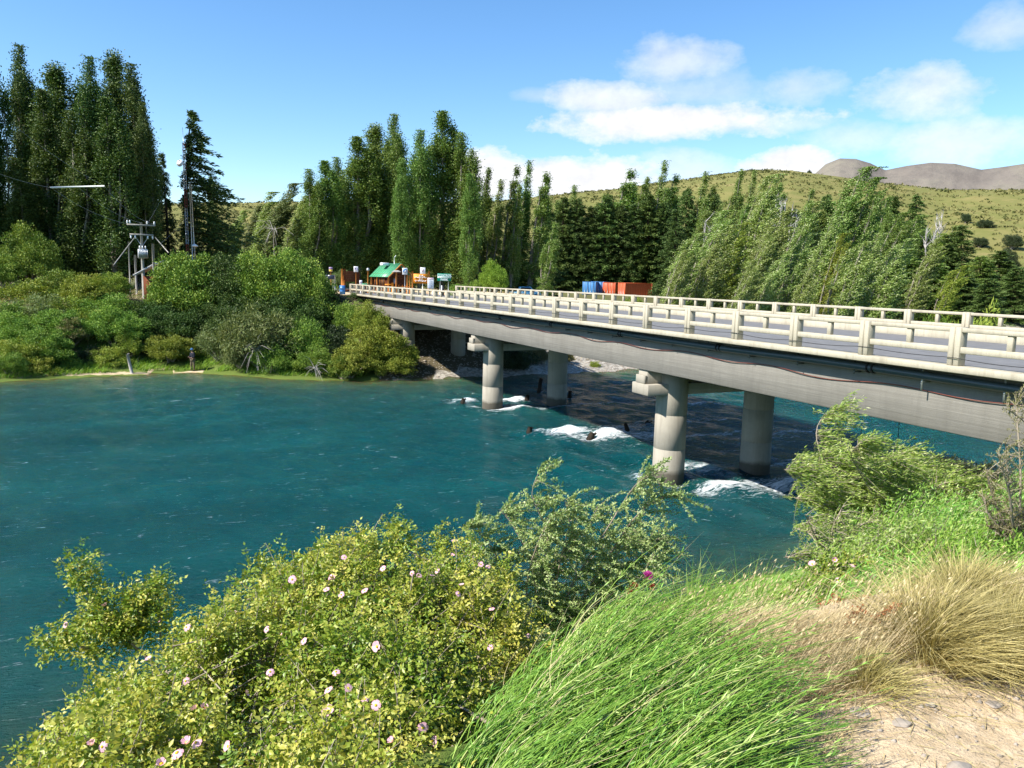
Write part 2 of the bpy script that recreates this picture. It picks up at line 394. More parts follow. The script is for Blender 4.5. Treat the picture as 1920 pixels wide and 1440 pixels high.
def ground_z(X, Y):
    X = np.asarray(X, float); Y = np.asarray(Y, float)
    u = X * NV[0] + Y * NV[1]; t = X * DV[0] + Y * DV[1]
    tn = np.interp(u, TN[:, 0], TN[:, 1]) + .35 * vnoise(u, t * 0, .8, 3); tf = np.interp(u, TF[:, 0], TF[:, 1]) + .35 * vnoise(u, t * 0, .6, 4)
    s = tn - t; d = t - tf
    te = np.interp(u, TE[:, 0], TE[:, 1]); fr = np.clip((t - te) / np.maximum(tn - te, .5), 0, 1)
    near = np.where(s > 0, 6.42 * (1 - fr) ** 1.25 + .006 * np.clip(te - t, 0, 60), np.interp(s, [-30, -6, 0], [-3, -1.5, 0]))
    left = np.interp(d, [-30, -8, 0, 1.6, 4, 8, 14, 22, 300], [-3, -.9, 0, .3, .75, 2.6, 5.0, 6.0, 6.2])
    right = np.interp(d, [-30, -8, 0, 8, 14, 25, 60, 300], [-3, -.9, 0, 1.2, 2.6, 4.5, 5.0, 6])
    brd = np.interp(d, [-30, -8, 0, 1.5, 12, 15.5, 40, 300], [-3, -1.2, 0, .45, 4.9, 6.02, 6.05, 6.05])
    kb = sst(u, 11, 15.5) * (1 - sst(u, 28.5, 32)); kr = sst(u, 28, 33)
    far = left * (1 - sst(u, 10, 16)) + right * kr
    far = far * (1 - kb) + brd * kb
    z = np.where(s > -1e-3, near, np.where(d > 0, far, np.maximum(near, far)))
    inside = (s <= 0) & (d <= 0)
    z = np.where(inside, np.maximum(near, far), z)
    # road corridor on the near side and level ground at the park gate
    kn = sst(u, 14, 17) * (1 - sst(u, 28, 32)) * sst(s, 6.5, 9.5)
    z = z * (1 - kn) + 6.03 * kn
    kp = sst(d, 12, 17) * (1 - sst(np.hypot(X + 14, Y - 88), 13, 25))
    z = z * (1 - kp) + (6.05 + .01 * np.maximum(Y - 80, 0)) * kp
    rough = np.clip(np.minimum(np.abs(s), np.abs(d)) / 3, 0, 1) * (~inside) * (1 - kp) * (1 - kn) * np.where((np.abs(u - 22) < 6) & (d > 0), .3, 1)
    z = z + rough * (.10 * vnoise(X, Y, 1.2, 1) + .035 * vnoise(X, Y, 4.5, 2) * (np.hypot(X, Y) < 40))
    # hill beyond the plain
    r = np.hypot(X, Y); az = np.degrees(np.arctan2(X, Y))
    cr = np.interp(az, CREST[:, 0], CREST[:, 1]) * np.where(np.abs(az) > 80, .3, 1)
    hz = sst(r, 150, 430) * (cr - 5) * (.93 + .05 * vnoise(X, Y, .03, 8)) + (r > 160) * .8 * vnoise(X, Y, .12, 9)
    hz = np.where(r > 430, hz * (1 - .6 * sst(r, 430, 900)), hz)
    return z + np.where(r > 140, hz, 0)
def gz(x, y): return float(ground_z(np.array([x]), np.array([y]))[0])

def grid_faces(nr, nc, wrap=False):
    i = np.arange(nr - 1)[:, None] * nc; j = np.arange(nc if wrap else nc - 1)[None]; j2 = (j + 1) % nc
    return np.stack([i + j, i + j2, i + nc + j2, i + nc + j], -1).reshape(-1, 4)

q = NT('river bank ground')
ps = q.pos(); n1 = q.noise(1.6, 6, .6, ps); n2 = q.noise(14, 6, .65, ps); n3 = q.noise(70, 4, .7, ps)
sand = q.ramp(n2, [(.3, (.47, .35, .21)), (.6, (.66, .51, .33)), (.8, (.72, .59, .41))])
sand = q.mix(q.ramp(n3, [(.55, 0.0), (.66, 1.0)]), sand, (.30, .24, .17))
grass = q.ramp(n2, [(.3, (.05, .085, .018)), (.5, (.11, .16, .03)), (.75, (.22, .22, .07))])
soil = q.ramp(n2, [(.3, (.06, .05, .03)), (.7, (.16, .13, .075))])
grav = q.ramp(q.nd('ShaderNodeTexVoronoi', {'Scale': 4.5, 'Vector': ps}).outputs['Color'], [(.1, (.17, .155, .13)), (.5, (.31, .285, .24)), (.9, (.46, .43, .37))])
scrub = q.ramp(q.noise(.09, 8, .7, ps), [(.35, (.22, .19, .07)), (.55, (.15, .155, .045)), (.75, (.26, .21, .09))])
col = q.mix(q.ramp(q.math('ADD', q.attr('grass'), q.math('MULTIPLY', q.math('SUBTRACT', n1, .5), .8)), [(.4, 0.0), (.6, 1.0)]), soil, grass)
col = q.mix(q.ramp(q.math('ADD', q.attr('sand'), q.math('MULTIPLY', q.math('SUBTRACT', n1, .5), .7)), [(.42, 0.0), (.58, 1.0)]), col, sand)
col = q.mix(q.ramp(q.math('ADD', q.attr('gravel'), q.math('MULTIPLY', q.math('SUBTRACT', n1, .5), .5)), [(.42, 0.0), (.58, 1.0)]), col, grav)
col = q.mix(q.attr('hill'), col, scrub)
n4 = q.noise(180, 3, .75, ps)
q.bsdf(q.mix(q.math('MULTIPLY', q.ramp(n4, [(.40, 1.0), (.54, 0.0)]), .22), col, q.mix(1.0, col, (.45, .42, .40), 'MULTIPLY')), .95, .1, q.bump(q.math('ADD', q.math('ADD', n2, q.math('MULTIPLY', n3, .6)), q.math('MULTIPLY', n4, .25)), .6, .04))
M['ground'] = q.m

def build_ground():
    az = np.concatenate([np.linspace(-48, 48, 520), np.linspace(50, 310, 120)]); az = np.radians(az)
    rr = np.concatenate([[.02], np.geomspace(.35, 1400, 430)])
    rg, ag = np.meshgrid(rr, az, indexing='ij')
    X = (rg * np.sin(ag)).ravel(); Y = (rg * np.cos(ag)).ravel(); Z = ground_z(X, Y)
    u = X * NV[0] + Y * NV[1]; t = X * DV[0] + Y * DV[1]
    tn = np.interp(u, TN[:, 0], TN[:, 1]); tf = np.interp(u, TF[:, 0], TF[:, 1]); s = tn - t; d = t - tf
    r = np.hypot(X, Y)
    sand = np.where(s > 0, sst(X - (.95 - .12 * (Y - 2)), 0, .25) * (Y < 4.6) * (Y > -4) * (X < 5), 0)
    sand = np.maximum(sand, (np.hypot((X + 14) / 1.6, Y - 92) < 17) * .75 * (d > 15))
    sand = np.maximum(sand, np.where((d > 0) & (d < 1.3) & (u < 3), .62, 0))
    grass = np.where(s > 0, .75, np.where(d < 9, .9, .45))
    grav = np.where((d > -6) & (d < 14) & (u > 20), .9, np.where((s < 0) & (d < 0) & (u > 16), .7, 0.0))
    grav = np.where((d > 1.5) & (u > 15) & (u <= 27.5), .12, grav); grass = np.where((u > 15) & (u < 28) & (d > 0) & (d < 20), .12, grass)
    hill = sst(r, 125, 190)
    acc = Acc(); acc.add(np.stack([X, Y, Z], 1), grid_faces(len(rr), len(az), True))
    o = acc.build('ground', M['ground'], smooth=True, attrs=dict(sand=sand, grass=grass, gravel=grav, hill=hill))
    tag(o, kind='structure')
build_ground()

# ------------------------------------------------------------------ river
q = NT('river water')
ps = q.pos(); flow = q.nd('ShaderNodeMapping', {'Rotation': (0, 0, -YAW), 'Scale': (1, 1, 1)}); q.L.new(ps, flow.inputs[0])
fs = q.nd('ShaderNodeMapping', {'Scale': (.45, 1.3, 1)}); q.L.new(flow.outputs[0], fs.inputs[0])
na = q.noise(1.1, 6, .62, fs.outputs[0], .6); nb = q.noise(5.5, 5, .65, fs.outputs[0], .4); ncc = q.noise(.16, 4, .55, fs.outputs[0])
foamn = q.noise(3.4, 10, .78, fs.outputs[0], 1.0)
deep = q.ramp(ncc, [(.3, (.0014, .040, .047)), (.55, (.002, .055, .062)), (.75, (.0035, .072, .077))])
shal = q.ramp(q.noise(.9, 6, .65, ps), [(.35, (.030, .045, .018)), (.6, (.075, .095, .035))])
base = q.mix(q.math('ADD', q.attr('shallow'), q.math('MULTIPLY', q.math('SUBTRACT', ncc, .5), q.math('MULTIPLY', q.attr('shallow'), 1.0)), True), deep, shal)
ff = q.math('ADD', q.math('MULTIPLY', q.attr('foam'), 1.02), q.math('MULTIPLY', q.math('SUBTRACT', foamn, .60), 3.6))
ff = q.math('MULTIPLY', ff, 1.5, True)
flecks = q.ramp(q.noise(3.0, 7, .78, fs.outputs[0], 1.2), [(.76, 0.0), (.83, 1.0)])
ff = q.math('MAXIMUM', ff, q.math('MULTIPLY', flecks, .4))
nd_ = q.noise(15, 4, .6, fs.outputs[0], .3)
hgt = q.math('ADD', q.math('ADD', q.math('MULTIPLY', na, .26), q.math('MULTIPLY', nb, .27)), q.math('MULTIPLY', nd_, .10))
bn = q.nd('ShaderNodeBump', {'Strength': .85, 'Distance': 1.0}); q.L.new(hgt, bn.inputs['Height'])
wat = q.bsdf(base, .13, .5, bn.outputs[0], surf=False); wat.inputs['IOR'].default_value = 1.19
wat.subsurface_method = 'RANDOM_WALK'; wat.inputs['Subsurface Weight'].default_value = 1.0; wat.inputs['Subsurface Radius'].default_value = (.25, 4.0, 7.5); wat.inputs['Subsurface Scale'].default_value = 1.0
fm = q.bsdf((.78, .82, .84), .8, .2, q.bump(foamn, .8, .15), surf=False)
mx = q.nd('ShaderNodeMixShader'); q.L.new(ff, mx.inputs[0]); q.L.new(wat.outputs[0], mx.inputs[1]); q.L.new(fm.outputs[0], mx.inputs[2])
q.L.new(mx.outputs[0], q.out.inputs[0]); M['water'] = q.m

def build_water():
    # rows along the bridge direction (t), columns down the river (u)
    us = np.concatenate([np.linspace(-420, -48, 60)[:-1], np.arange(-48, 46, .22), np.linspace(46, 420, 60)])
    ts = np.concatenate([np.linspace(4, 9, 12)[:-1], np.arange(9, 70, .22), np.linspace(70, 110, 20)])
    T, U = np.meshgrid(ts, us, indexing='ij'); U = U.ravel(); T = T.ravel()
    X = U * NV[0] + T * DV[0]; Y = U * NV[1] + T * DV[1]
    fade = 1 - sst(np.abs(U), 40, 60)
    Z = np.zeros_like(X); r = np.random.default_rng(5)
    for i in range(26):
        lam = r.uniform(.55, 4.0); a = r.normal(0, .75); k = 2 * np.pi / lam
        ph = r.uniform(0, 6.3) + 1.5 * np.sin(U * .21 * r.uniform(.5, 1.5) + r.uniform(0, 6)) + 1.2 * np.sin(T * .25 * r.uniform(.5, 1.5) + r.uniform(0, 6))
        Z += .0036 * lam ** .7 * np.sin(k * (U * np.cos(a) + T * np.sin(a)) + ph)
    calm = .45 + .55 * sst(vnoise(U, T * 1.6, .12, 11), -.3, .35)
    rough = 1 + 3.2 * np.exp(-((U - 25) / 9) ** 2)
    Z *= calm * fade * rough
    foam = np.zeros_like(X)
    # centre (u, t), half length down-river, half width, hump height, foam amount
    for (u0, t0, a, b, h, s) in [(19.2, 35.0, 1.3, .8, .42, 1.3), (20.6, 33.6, 1.9, .75, .26, 1.1), (17.6, 35.6, .6, .5, .16, .6), (22.6, 33.0, 1.8, .8, .12, .7), (22, 35.2, 3.4, 1.1, .12, .6), (24.5, 34.2, 2.5, 1.0, .1, .45),
                                 (19.7, 26.7, .9, .9, .34, 1.15), (21.2, 26.3, 1.4, 1.0, .14, .7), (20.4, 23.7, 2.0, .6, .16, 1.15), (22.4, 23.0, 1.9, .65, .12, .95), (24.6, 23.3, 1.6, .8, .1, .5),
                                 (17.7, 25.9, .4, .8, .12, .8), (18.2, 24.6, .6, .35, .05, .7),
                                 (17.7, 46.7, 1.0, .7, .25, 1.1), (20.8, 45.7, 1.4, .8, .28, 1.05), (19.8, 43.0, 1.9, .5, .12, 1.1), (21.8, 42.8, 1.4, .4, .06, .55), (17.6, 44.2, .35, .7, .05, .7),
                                 (24.7, 45.4, .8, .5, .08, .4), (24.5, 48.7, .6, .4, .08, .4), (32.3, 41.2, 1.6, .5, .1, .6), (33.6, 40.6, .7, .4, .1, .6), (27, 36, 3.5, 1.2, .06, .35), (30, 31, 5, 1.2, .06, .28),
                                 (25, 29, 4, .9, .06, .25), (23.5, 22.5, 4.5, .35, .04, .6), (28, 22.0, 5, .5, .03, .42), (24.5, 43.1, 5, .3, .03, .5), (26, 32.2, 5, .45, .06, .55), (31, 31.4, 6, .5, .04, .42), (25.5, 26, 4.5, .5, .05, .5), (26, 36.6, 5, .35, .04, .42), (.6, 51.6, .7, .3, .04, .42), (2.2, 51.9, .5, .25, .04, .42), (-3, 58, 1.2, .4, .03, .25)]:
        g = np.exp(-((U - u0) / a) ** 2 - ((T - t0 - .12 * (U - u0)) / b) ** 2)
        Z += h * g * (.8 + .5 * vnoise(U, T, 3.0, 21) + .35 * vnoise(U, T, 7.5, 22)); foam = np.maximum(foam, s * g)
    tf = np.interp(U, TF[:, 0], TF[:, 1]); tn = np.interp(U, TN[:, 0], TN[:, 1])
    sh = np.maximum(np.exp(-np.maximum(tf - T, 0) / 5.0) * .95, np.exp(-np.maximum(T - tn, 0) / 2.2) * .7)
    nt_, nu_ = len(ts), len(us); acc = Acc(); acc.add(np.stack([X, Y, Z], 1), grid_faces(nt_, nu_)[:, ::-1])
    # the body of water below the surface: banks and bed, so that light can scatter through it
    top_i = np.concatenate([np.arange(nu_), nu_ * np.arange(1, nt_) + nu_ - 1, (nt_ - 1) * nu_ + np.arange(nu_ - 2, -1, -1), nu_ * np.arange(nt_ - 2, 0, -1)])
    nb_ = len(top_i); low = np.column_stack([X[top_i], Y[top_i], np.full(nb_, -7.0)]); n0 = acc.n; acc.add(low, np.zeros((0, 4), int))
    i = np.arange(nb_); j = (i + 1) % nb_; acc.f.append(np.stack([top_i[i], top_i[j], n0 + j, n0 + i], 1)[:, ::-1])
    ca_, cb_, cc_, cd_ = n0, n0 + nu_ - 1, n0 + nu_ + nt_ - 2, n0 + 2 * nu_ + nt_ - 3
    acc.f.append(np.array([[ca_, cd_, cc_, cb_]])[:, ::-1])
    pad = np.zeros(nb_)
    tag(acc.build('river', M['water'], smooth=True, attrs=dict(foam=np.concatenate([foam, pad]), shallow=np.concatenate([sh, pad]))), kind='structure')
build_water()

# ------------------------------------------------------------------ mountains
q = NT('bare mountain'); ps = q.pos(); n = q.noise(.006, 9, .68, ps); nn = q.noise(.03, 6, .7, ps)
c0 = q.ramp(n, [(.3, (.115, .10, .09)), (.5, (.165, .145, .125)), (.72, (.20, .185, .14))])
q.bsdf(q.mix(q.ramp(nn, [(.5, 0.0), (.7, .6)]), c0, (.10, .095, .085)), .95, .05, q.bump(nn, .6, 8)); M['mountain'] = q.m
def build_mountain():
    prof = np.array([(1380, 352), (1500, 340), (1528, 326), (1548, 308), (1575, 297), (1605, 298), (1632, 306), (1660, 319), (1700, 311), (1745, 305), (1790, 307), (1840, 318), (1880, 313), (1920, 307), (2000, 312), (2150, 330), (2400, 350)], float)
    a = []; e = []
    for px, py in prof:
        v = ray(px, py); a.append(math.atan2(v[0], v[1])); e.append(v[2] / math.hypot(v[0], v[1]))
    azs = np.linspace(a[0], a[-1], 260); el = np.interp(azs, a, e)
    rows = np.linspace(0, 1, 46); R0, R1 = 1700, 2600
    rg, ag = np.meshgrid(R0 + (R1 - R0) * rows, azs, indexing='ij')
    X = rg * np.sin(ag); Y = rg * np.cos(ag)
    top = (el * R1)[None]; k = rows[:, None]
    ridge = vnoise(X, Y, .012, 31) * .5 + .5
    Z = -20 + (top + EYE + 20) * (k ** 1.2) - 70 * np.sin(np.pi * k) * ridge - 40 * np.sin(np.pi * k) * np.abs(vnoise(X, Y, .035, 33)) + 12 * vnoise(X, Y, .09, 32) * np.sin(np.pi * k)
    X2, Y2 = (R1 + 900) * np.sin(azs), (R1 + 900) * np.cos(azs)
    V = np.concatenate([np.stack([X, Y, Z], -1).reshape(-1, 3), np.stack([X2, Y2, X2 * 0 - 30], -1)])
    acc = Acc(); acc.add(V, grid_faces(47, 260)); tag(acc.build('mountain', M['mountain'], smooth=True), kind='structure')
build_mountain()

# ------------------------------------------------------------------ bridge (local axes: x across = u, y along = t)
BU, BT = 22.0, 40.0
bo = ut(BU, BT)
BLOC = (bo[0], bo[1], 0.0)
bridge = tag(empty('bridge', BLOC, YAW), 'long low concrete road bridge with pale post and rail parapets crossing the river', 'bridge')
def bb(acc, u0, u1, t0, t1, z0, z1, ch=0.0): return acc.box(u0 - BU, u1 - BU, t0 - BT, t1 - BT, z0, z1, ch)
T0, T1 = 6.6, 75.0
a = Acc(); bb(a, 16.52, 17.02, T0, T1, 6.065, 6.224, .012); a.build('deck_edge', M['cream'], bridge)
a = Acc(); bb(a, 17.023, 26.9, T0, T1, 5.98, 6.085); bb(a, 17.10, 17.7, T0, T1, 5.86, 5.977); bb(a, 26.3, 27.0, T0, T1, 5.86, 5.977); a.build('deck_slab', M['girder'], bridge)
a = Acc(); bb(a, 26.903, 27.56, T0, T1, 6.0, 6.375, .015); a.build('kerb', M['cream'], bridge)
for u0, u1 in ((17.16, 17.62), (20.4, 20.85), (22.9, 23.35), (26.35, 26.8)):
    a = Acc()
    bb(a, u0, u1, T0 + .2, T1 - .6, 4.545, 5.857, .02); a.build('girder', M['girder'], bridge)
for t in (25.36, 43.8, 62.2):
    for u in (18.55, 23.05):
        a = Acc(); a.lathe([(.66, -1.5), (.645, .1), (.634, 1.32), (.622, 1.33), (.622, 1.352), (.633, 1.362), (.628, 2.72), (.617, 2.73), (.617, 2.75), (.627, 2.76), (.62, 4.54)], 40, u - BU, t - BT); a.build('column', M['column'], bridge, smooth=False)
    a = Acc(); bb(a, 17.12, 26.6, t - .40, t + .74, 3.56, 4.0, .02); bb(a, 17.25, 26.3, t - .12, t + .50, 4.003, 4.54, .02)
    a.build('cap_beam', M['column'], bridge)
    a = Acc(); bb(a, 17.125, 17.245, t - .12, t + .50, 4.003, 4.33, .015); a.build('bearing_block', M['column'], bridge)
for t in (6.0, 75.0):
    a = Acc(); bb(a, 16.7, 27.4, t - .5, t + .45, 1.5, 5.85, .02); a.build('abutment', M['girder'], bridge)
def railing(u, tstart, n, side):
    r_ = empty('railing', (0, 0, 0)); r_.parent = bridge
    z0 = 6.224 if side < 0 else 6.375
    zt = 7.115
    a = Acc()
    for s in (-1, 1): a.box(-.125, .125, min(s * .01, s * .145), max(s * .01, s * .145), z0 + .003, zt, .012)
    a.box(-.10, .10, -.0098, .0098, z0 + .01, zt - .02)
    post = a.mesh('post', M['cream'])
    def rm(name, za, zb, w):
        a = Acc(); a.box(-w, w, -1.102, 1.102, za, zb, .012); return a.mesh(name, M['cream'])
    top = rm('top_rail', zt - .115, zt - .012, .095); mid = rm('mid_rail', zt - .60, zt - .455, .095)
    a = Acc(); a.box(-.06, .06, -.065, .065, zt - .4545, zt - .1155, .008); bal = a.mesh('baluster', M['cream'])
    for k in range(n):
        t = tstart + 2.5 * k
        link('post', post, r_, (u - BU, t - BT, 0), (0, random.uniform(-.006, .006), random.uniform(-.01, .01)))
        if k < n - 1:
            for nm, me in (('top_rail', top), ('mid_rail', mid), ('baluster', bal)):
                link(nm, me, r_, (u - BU + random.uniform(-.004, .004), t + 1.25 - BT, random.uniform(-.004, .004)))
railing(16.68, 12.02 - 5.0, 28, -1)
railing(27.38, 19.40 - 12.5, 28, 1)

# steel pipe hung under the deck edge, red hose, thin cables
pp = tag(empty('pipe', (ut(16.9, 40)[0], ut(16.9, 40)[1], 5.86), YAW), 'dark steel pipe hung under the near deck edge of the bridge', 'pipe')
a = Acc(); tt = np.arange(T0, 74, .5); a.tube(np.stack([tt * 0, tt - 40, .02 * np.sin(tt * .5) - .0], 1), .105, 12); a.build('pipe_run', M['steelpipe'], pp, smooth=True)
for k in range(11):
    t = 8.3 + 6.1 * k
    for dt in (0, .16):
        a = Acc(); a.tube([(0, t + dt - 40, 0), (0, t + dt + .05 - 40, 0)], .125, 12); a.build('coupling', M['rubber'], pp)
for k in range(30):
    t = 8.9 + 2.05 * k
    new = k in (1, 2)
    a = Acc(); a.box(-.012, .012, t - .02 - 40, t + .02 - 40, -.36 if new else -.2, .2); a.box(-.02, .235, t - .018 - 40, t + .018 - 40, -.165, -.13)
    a.build('hanger', M['galv'] if new else M['steelpipe'], pp)
tt = np.arange(7, 73, .35)
def cable(name, u, zf, mat, r, label, cat, k=6):
    p = np.array([[*ut(u + .012 * math.sin(t * 2.1), t), zf(t)] for t in tt])
    a = Acc(); a.tube(p - p[0], r, k); o = a.build(name, M[mat], smooth=True, loc=tuple(p[0])); tag(o, label, cat); return o
cable('hose', 17.125, lambda t: 5.45 + .055 * math.sin(t * 1.45) + .03 * math.sin(t * .6 + 1), 'redcable', .013, 'thin red brown hose looping along the face of the bridge girder', 'hose')
cable('cable', 16.53, lambda t: 6.43 - .05 * abs(math.sin((t - 12.02) * math.pi / 2.5)) + .02 * math.sin(t), 'blackwire', .009, 'thin black cable strung along the foot of the near parapet posts', 'cable')
for u, t, lb in ((26.9, 23.4, 'thin dark line hanging from the bridge into the water, nearer the shaded column'), (26.9, 21.6, 'thin dark line hanging from the bridge into the water, nearer the willow')):
    p = ut(u, t); pts = [(0, 0, 6.0), (.02, 0, 4.2), (.08, .03, 2.0), (.05, .05, -.3)]
    a = Acc(); a.tube(pts, .012, 5)
    tag(a.build('rope', M['blackwire'], loc=(p[0], p[1], 0)), lb, 'rope', 'lines hanging into the water')

# road over the bridge and on past the park gate
def build_road():
    path = [(ut(22.1, t), 6.105) for t in np.arange(-60, 77, 2.0)]
    c = ut(22.1, 76); ang = YAW + math.pi / 2
    p = np.array(c); z = 6.105
    for i in range(22):
        ang += R(1.6) if i > 4 else 0
        p = p + 2.0 * np.array([math.cos(ang), math.sin(ang)]); z += .012
        path.append((p.copy(), z))
    C = np.array([q_[0] for q_ in path]); T = np.gradient(C, axis=0); T /= np.linalg.norm(T, axis=1)[:, None]; S = np.stack([T[:, 1], -T[:, 0]], 1)
    zz = np.array([q_[1] for q_ in path])
    w = np.where(np.arange(len(C)) < 69, 4.75, 3.8)
    on = np.arange(len(C)) < 69
    def strip(a_, b_, dz):
        A_ = C + S * np.broadcast_to(a_, (len(C),))[:, None]; B_ = C + S * np.broadcast_to(b_, (len(C),))[:, None]
        gl = ground_z(C[:, 0], C[:, 1]); zz2 = np.where(on, zz, np.maximum(zz, gl + .05)) + dz
        v = np.concatenate([np.column_stack([A_, zz2]), np.column_stack([B_, zz2])]); n = len(C)
        i = np.arange(n - 1); return v, np.stack([i, i + n, i + n + 1, i + 1], 1)
    a = Acc(); a.add(*strip(-w, w, 0)); tag(a.build('road', M['asphalt']), kind='structure')
    v, f = strip(-.06, .06, .004); a = Acc(); a.add(v, f[(np.arange(len(f)) % 3) != 2]); tag(a.build('road_marking', M['yellow']), kind='structure')
build_road()

# ------------------------------------------------------------------ stumps of the old timber bridge, stones
for (u, t, h, r, lean, lab) in [(17.27, 45.67, .35, .16, .1, 'black stump in white water left of the far bridge column'), (24.92, 45.5, .55, .15, 0, 'short black pile standing in the water right of the far pair of columns'),
        (24.3, 48.9, 1.0, .16, .12, 'tall ragged black pile just left of the far shaded column'), (17.1, 35.5, .4, .16, .1, 'black stump at the left end of the big white rapid'),
        (19.6, 33.5, .32, .2, .2, 'black stump poking out below the big white rapid'), (22.1, 33.8, .6, .14, -.3, 'forked black pile at the right end of the big white rapid'),
        (21.5, 45.0, .5, .17, 0, 'black stump in foam between the far pair of columns'), (24.3, 35.6, .3, .12, .3, 'low dark stump left of the near lit column')]:
    p = ut(u, t); a = Acc()
    a.tube([(0, 0, -1.5), (0, 0, 0), (lean * .4, 0, h * .6), (lean * .7, .02, h)], [r, r, r * .85, r * .55], 8); a.tube([(0, 0, h * .3), (lean + .12, .03, h * .95)], [r * .5, r * .25], 6)
    tag(a.build('timber_pile', M['oldpile'], loc=(p[0], p[1], 0)), lab, 'pile', 'rotten piles of an older bridge')

# ------------------------------------------------------------------ text
def text(name, body, size, mat, parent, loc, rot=(math.pi / 2, 0, 0), align='CENTER'):
    cu = bpy.data.curves.new(name, 'FONT'); cu.body = body; cu.size = size; cu.align_x = align; cu.extrude = .004; cu.resolution_u = 2
    cu.offset = size * .018
    o = bpy.data.objects.new(name, cu); COL.objects.link(o)
    dg = bpy.context.evaluated_depsgraph_get(); me = bpy.data.meshes.new_from_object(o.evaluated_get(dg))
    bpy.data.objects.remove(o); me.materials.clear(); me.materials.append(mat)
    return link(name, me, parent, loc, rot)
def face_cam(x, y): return math.atan2(x, y) * -1.0          # rotation so that local -y looks back at the viewpoint
def ground_at(px, Y, sink=.03):
    # a point on the ground at image column px and distance Y
    v = ray(px, 530); x = v[0] * Y / v[1]
    return (float(x), float(Y), gz(x, Y) - sink)

# ------------------------------------------------------------------ park gate
def post_sign(px, pyt, pyb, wpx, Y, panel, label, posts=1, draw=None, pmat='greywood', turn=0.0):
    g = ground_at(px, Y); zt = at(px, pyt, Y)[2]; zb = at(px, pyb, Y)[2]; w = wpx * Y / F
    o = tag(empty('sign', g, face_cam(g[0], g[1]) + turn), label, 'sign')
    h0, h1 = zb - g[2], zt - g[2]
    a = Acc(); a.box(-w / 2, w / 2, -.02, .02, h0, h1, .008); a.build('panel', panel, o)
    for i in range(posts):
        x = 0 if posts == 1 else (-w * .3 if i == 0 else w * .3)
        a = Acc(); a.tube([(x, .055, 0), (x, .055, h1 - .05)], .035, 8); a.build('post', M[pmat], o)
    if draw: draw(o, w, h0, h1)
    return o
def mark(o, name, x0, x1, z0, z1, mat, y=-.028):
    a = Acc(); a.box(x0, x1, y, -.0205, z0, z1); return a.build(name, M[mat], o)
def d_control(o, w, h0, h1):
    H = h1 - h0; band = mark(o, 'band', -w * .49, w * .49, h0 + H * .40, h0 + H * .58, 'signwhite')
    text('lettering', 'CONTROL', H * .40, M['signwhite'], o, (0, -.024, h0 + H * .64)); text('lettering', 'PARK', H * .42, M['signwhite'], o, (0, -.024, h0 + H * .06))
    for i in range(11): mark(o, 'print_mark', -w * .42 + i * w * .077, -w * .42 + i * w * .077 + w * .05, h0 + H * .45, h0 + H * .53, 'signgreen', -.032)
post_sign(833, 513, 527, 25.5, 80, M['signgreen'], 'green road sign reading CONTROL and PARK on two posts', 2, d_control, 'galv')
def d_blue(o, w, h0, h1):
    H = h1 - h0; mark(o, 'pictogram_field', -w * .36, w * .36, h0 + H * .34, h0 + H * .9, 'signblue')
    a = Acc(); a.poly([(-w * .22, -.031, h0 + H * .45), (w * .22, -.031, h0 + H * .45), (w * .22, -.031, h0 + H * .78)]); a.build('pictogram', M['signwhite'], o)
post_sign(759, 502.5, 515, 9.2, 84, M['signwhite'], 'white sign with blue square pictogram right of the cabin', 1, d_blue, 'galv')
def d_ring(o, w, h0, h1):
    H = h1 - h0; th = np.linspace(0, 2 * np.pi, 21); r = w * .3
    a = Acc(); a.tube([(r * math.cos(x), -.024, h0 + H * .58 + r * math.sin(x)) for x in th], .025, 5, caps=False); a.build('ring_mark', M['purple'], o)
    a = Acc(); a.tube([(-r * .7, -.024, h0 + H * .58 + r * .7), (r * .7, -.024, h0 + H * .58 - r * .7)], .022, 5); a.build('bar_mark', M['purple'], o)
post_sign(667.5, 499.5, 510, 8, 84, M['signwhite'], 'white prohibition sign with a crossed ring beside the dark timber gate', 1, d_ring, 'wood')
def d_fig(o, w, h0, h1):
    H = h1 - h0; mark(o, 'figure_mark', -w * .12, w * .12, h0 + H * .35, h0 + H * .75, 'greymark'); mark(o, 'figure_mark', -w * .22, w * .25, h0 + H * .55, h0 + H * .62, 'pink', -.03)
post_sign(792.5, 501.5, 514.5, 9.5, 86, M['signwhite'], 'white sign with a faded pictogram above the orange banner', 1, d_fig, 'galv')
def d_board(o, w, h0, h1):
    H = h1 - h0; mark(o, 'heading', -w * .46, w * .46, h0 + H * .86, h0 + H * .97, 'pink')
    for i in range(9): mark(o, 'text_line', -w * .4, w * (.1 + .25 * ((i * 7) % 5) / 5), h0 + H * (.78 - .085 * i), h0 + H * (.81 - .085 * i), ['signblue', 'greymark'][i % 2])
post_sign(807.5, 521, 541, 11.5, 79, M['signwhite'], 'white notice board with pink heading and lines of text', 2, d_board, 'galv')
def d_small(o, w, h0, h1): mark(o, 'print_mark', -w * .25, w * .25, h0 + (h1 - h0) * .45, h0 + (h1 - h0) * .75, 'purple')
post_sign(676.5, 525.5, 534, 5, 80, M['signwhite'], 'small low white sign beside the green bin', 1, d_small, 'galv')
def d_py(o, w, h0, h1):
    H = h1 - h0; mark(o, 'upper_field', -w * .48, w * .48, h0 + H * .48, h0 + H * .98, 'purple'); mark(o, 'lower_field', -w * .48, w * .48, h0 + H * .03, h0 + H * .46, 'yellow')
post_sign(620.5, 501, 509.5, 6.5, 88, M['signwhite'], 'small square sign, purple above and yellow below, at the far left road', 1, d_py, 'wood')
def d_back(o, w, h0, h1):
    mark(o, 'edge_strip', -w * .2, w * .02, h1 - .12, h1 - .02, 'signwhite')
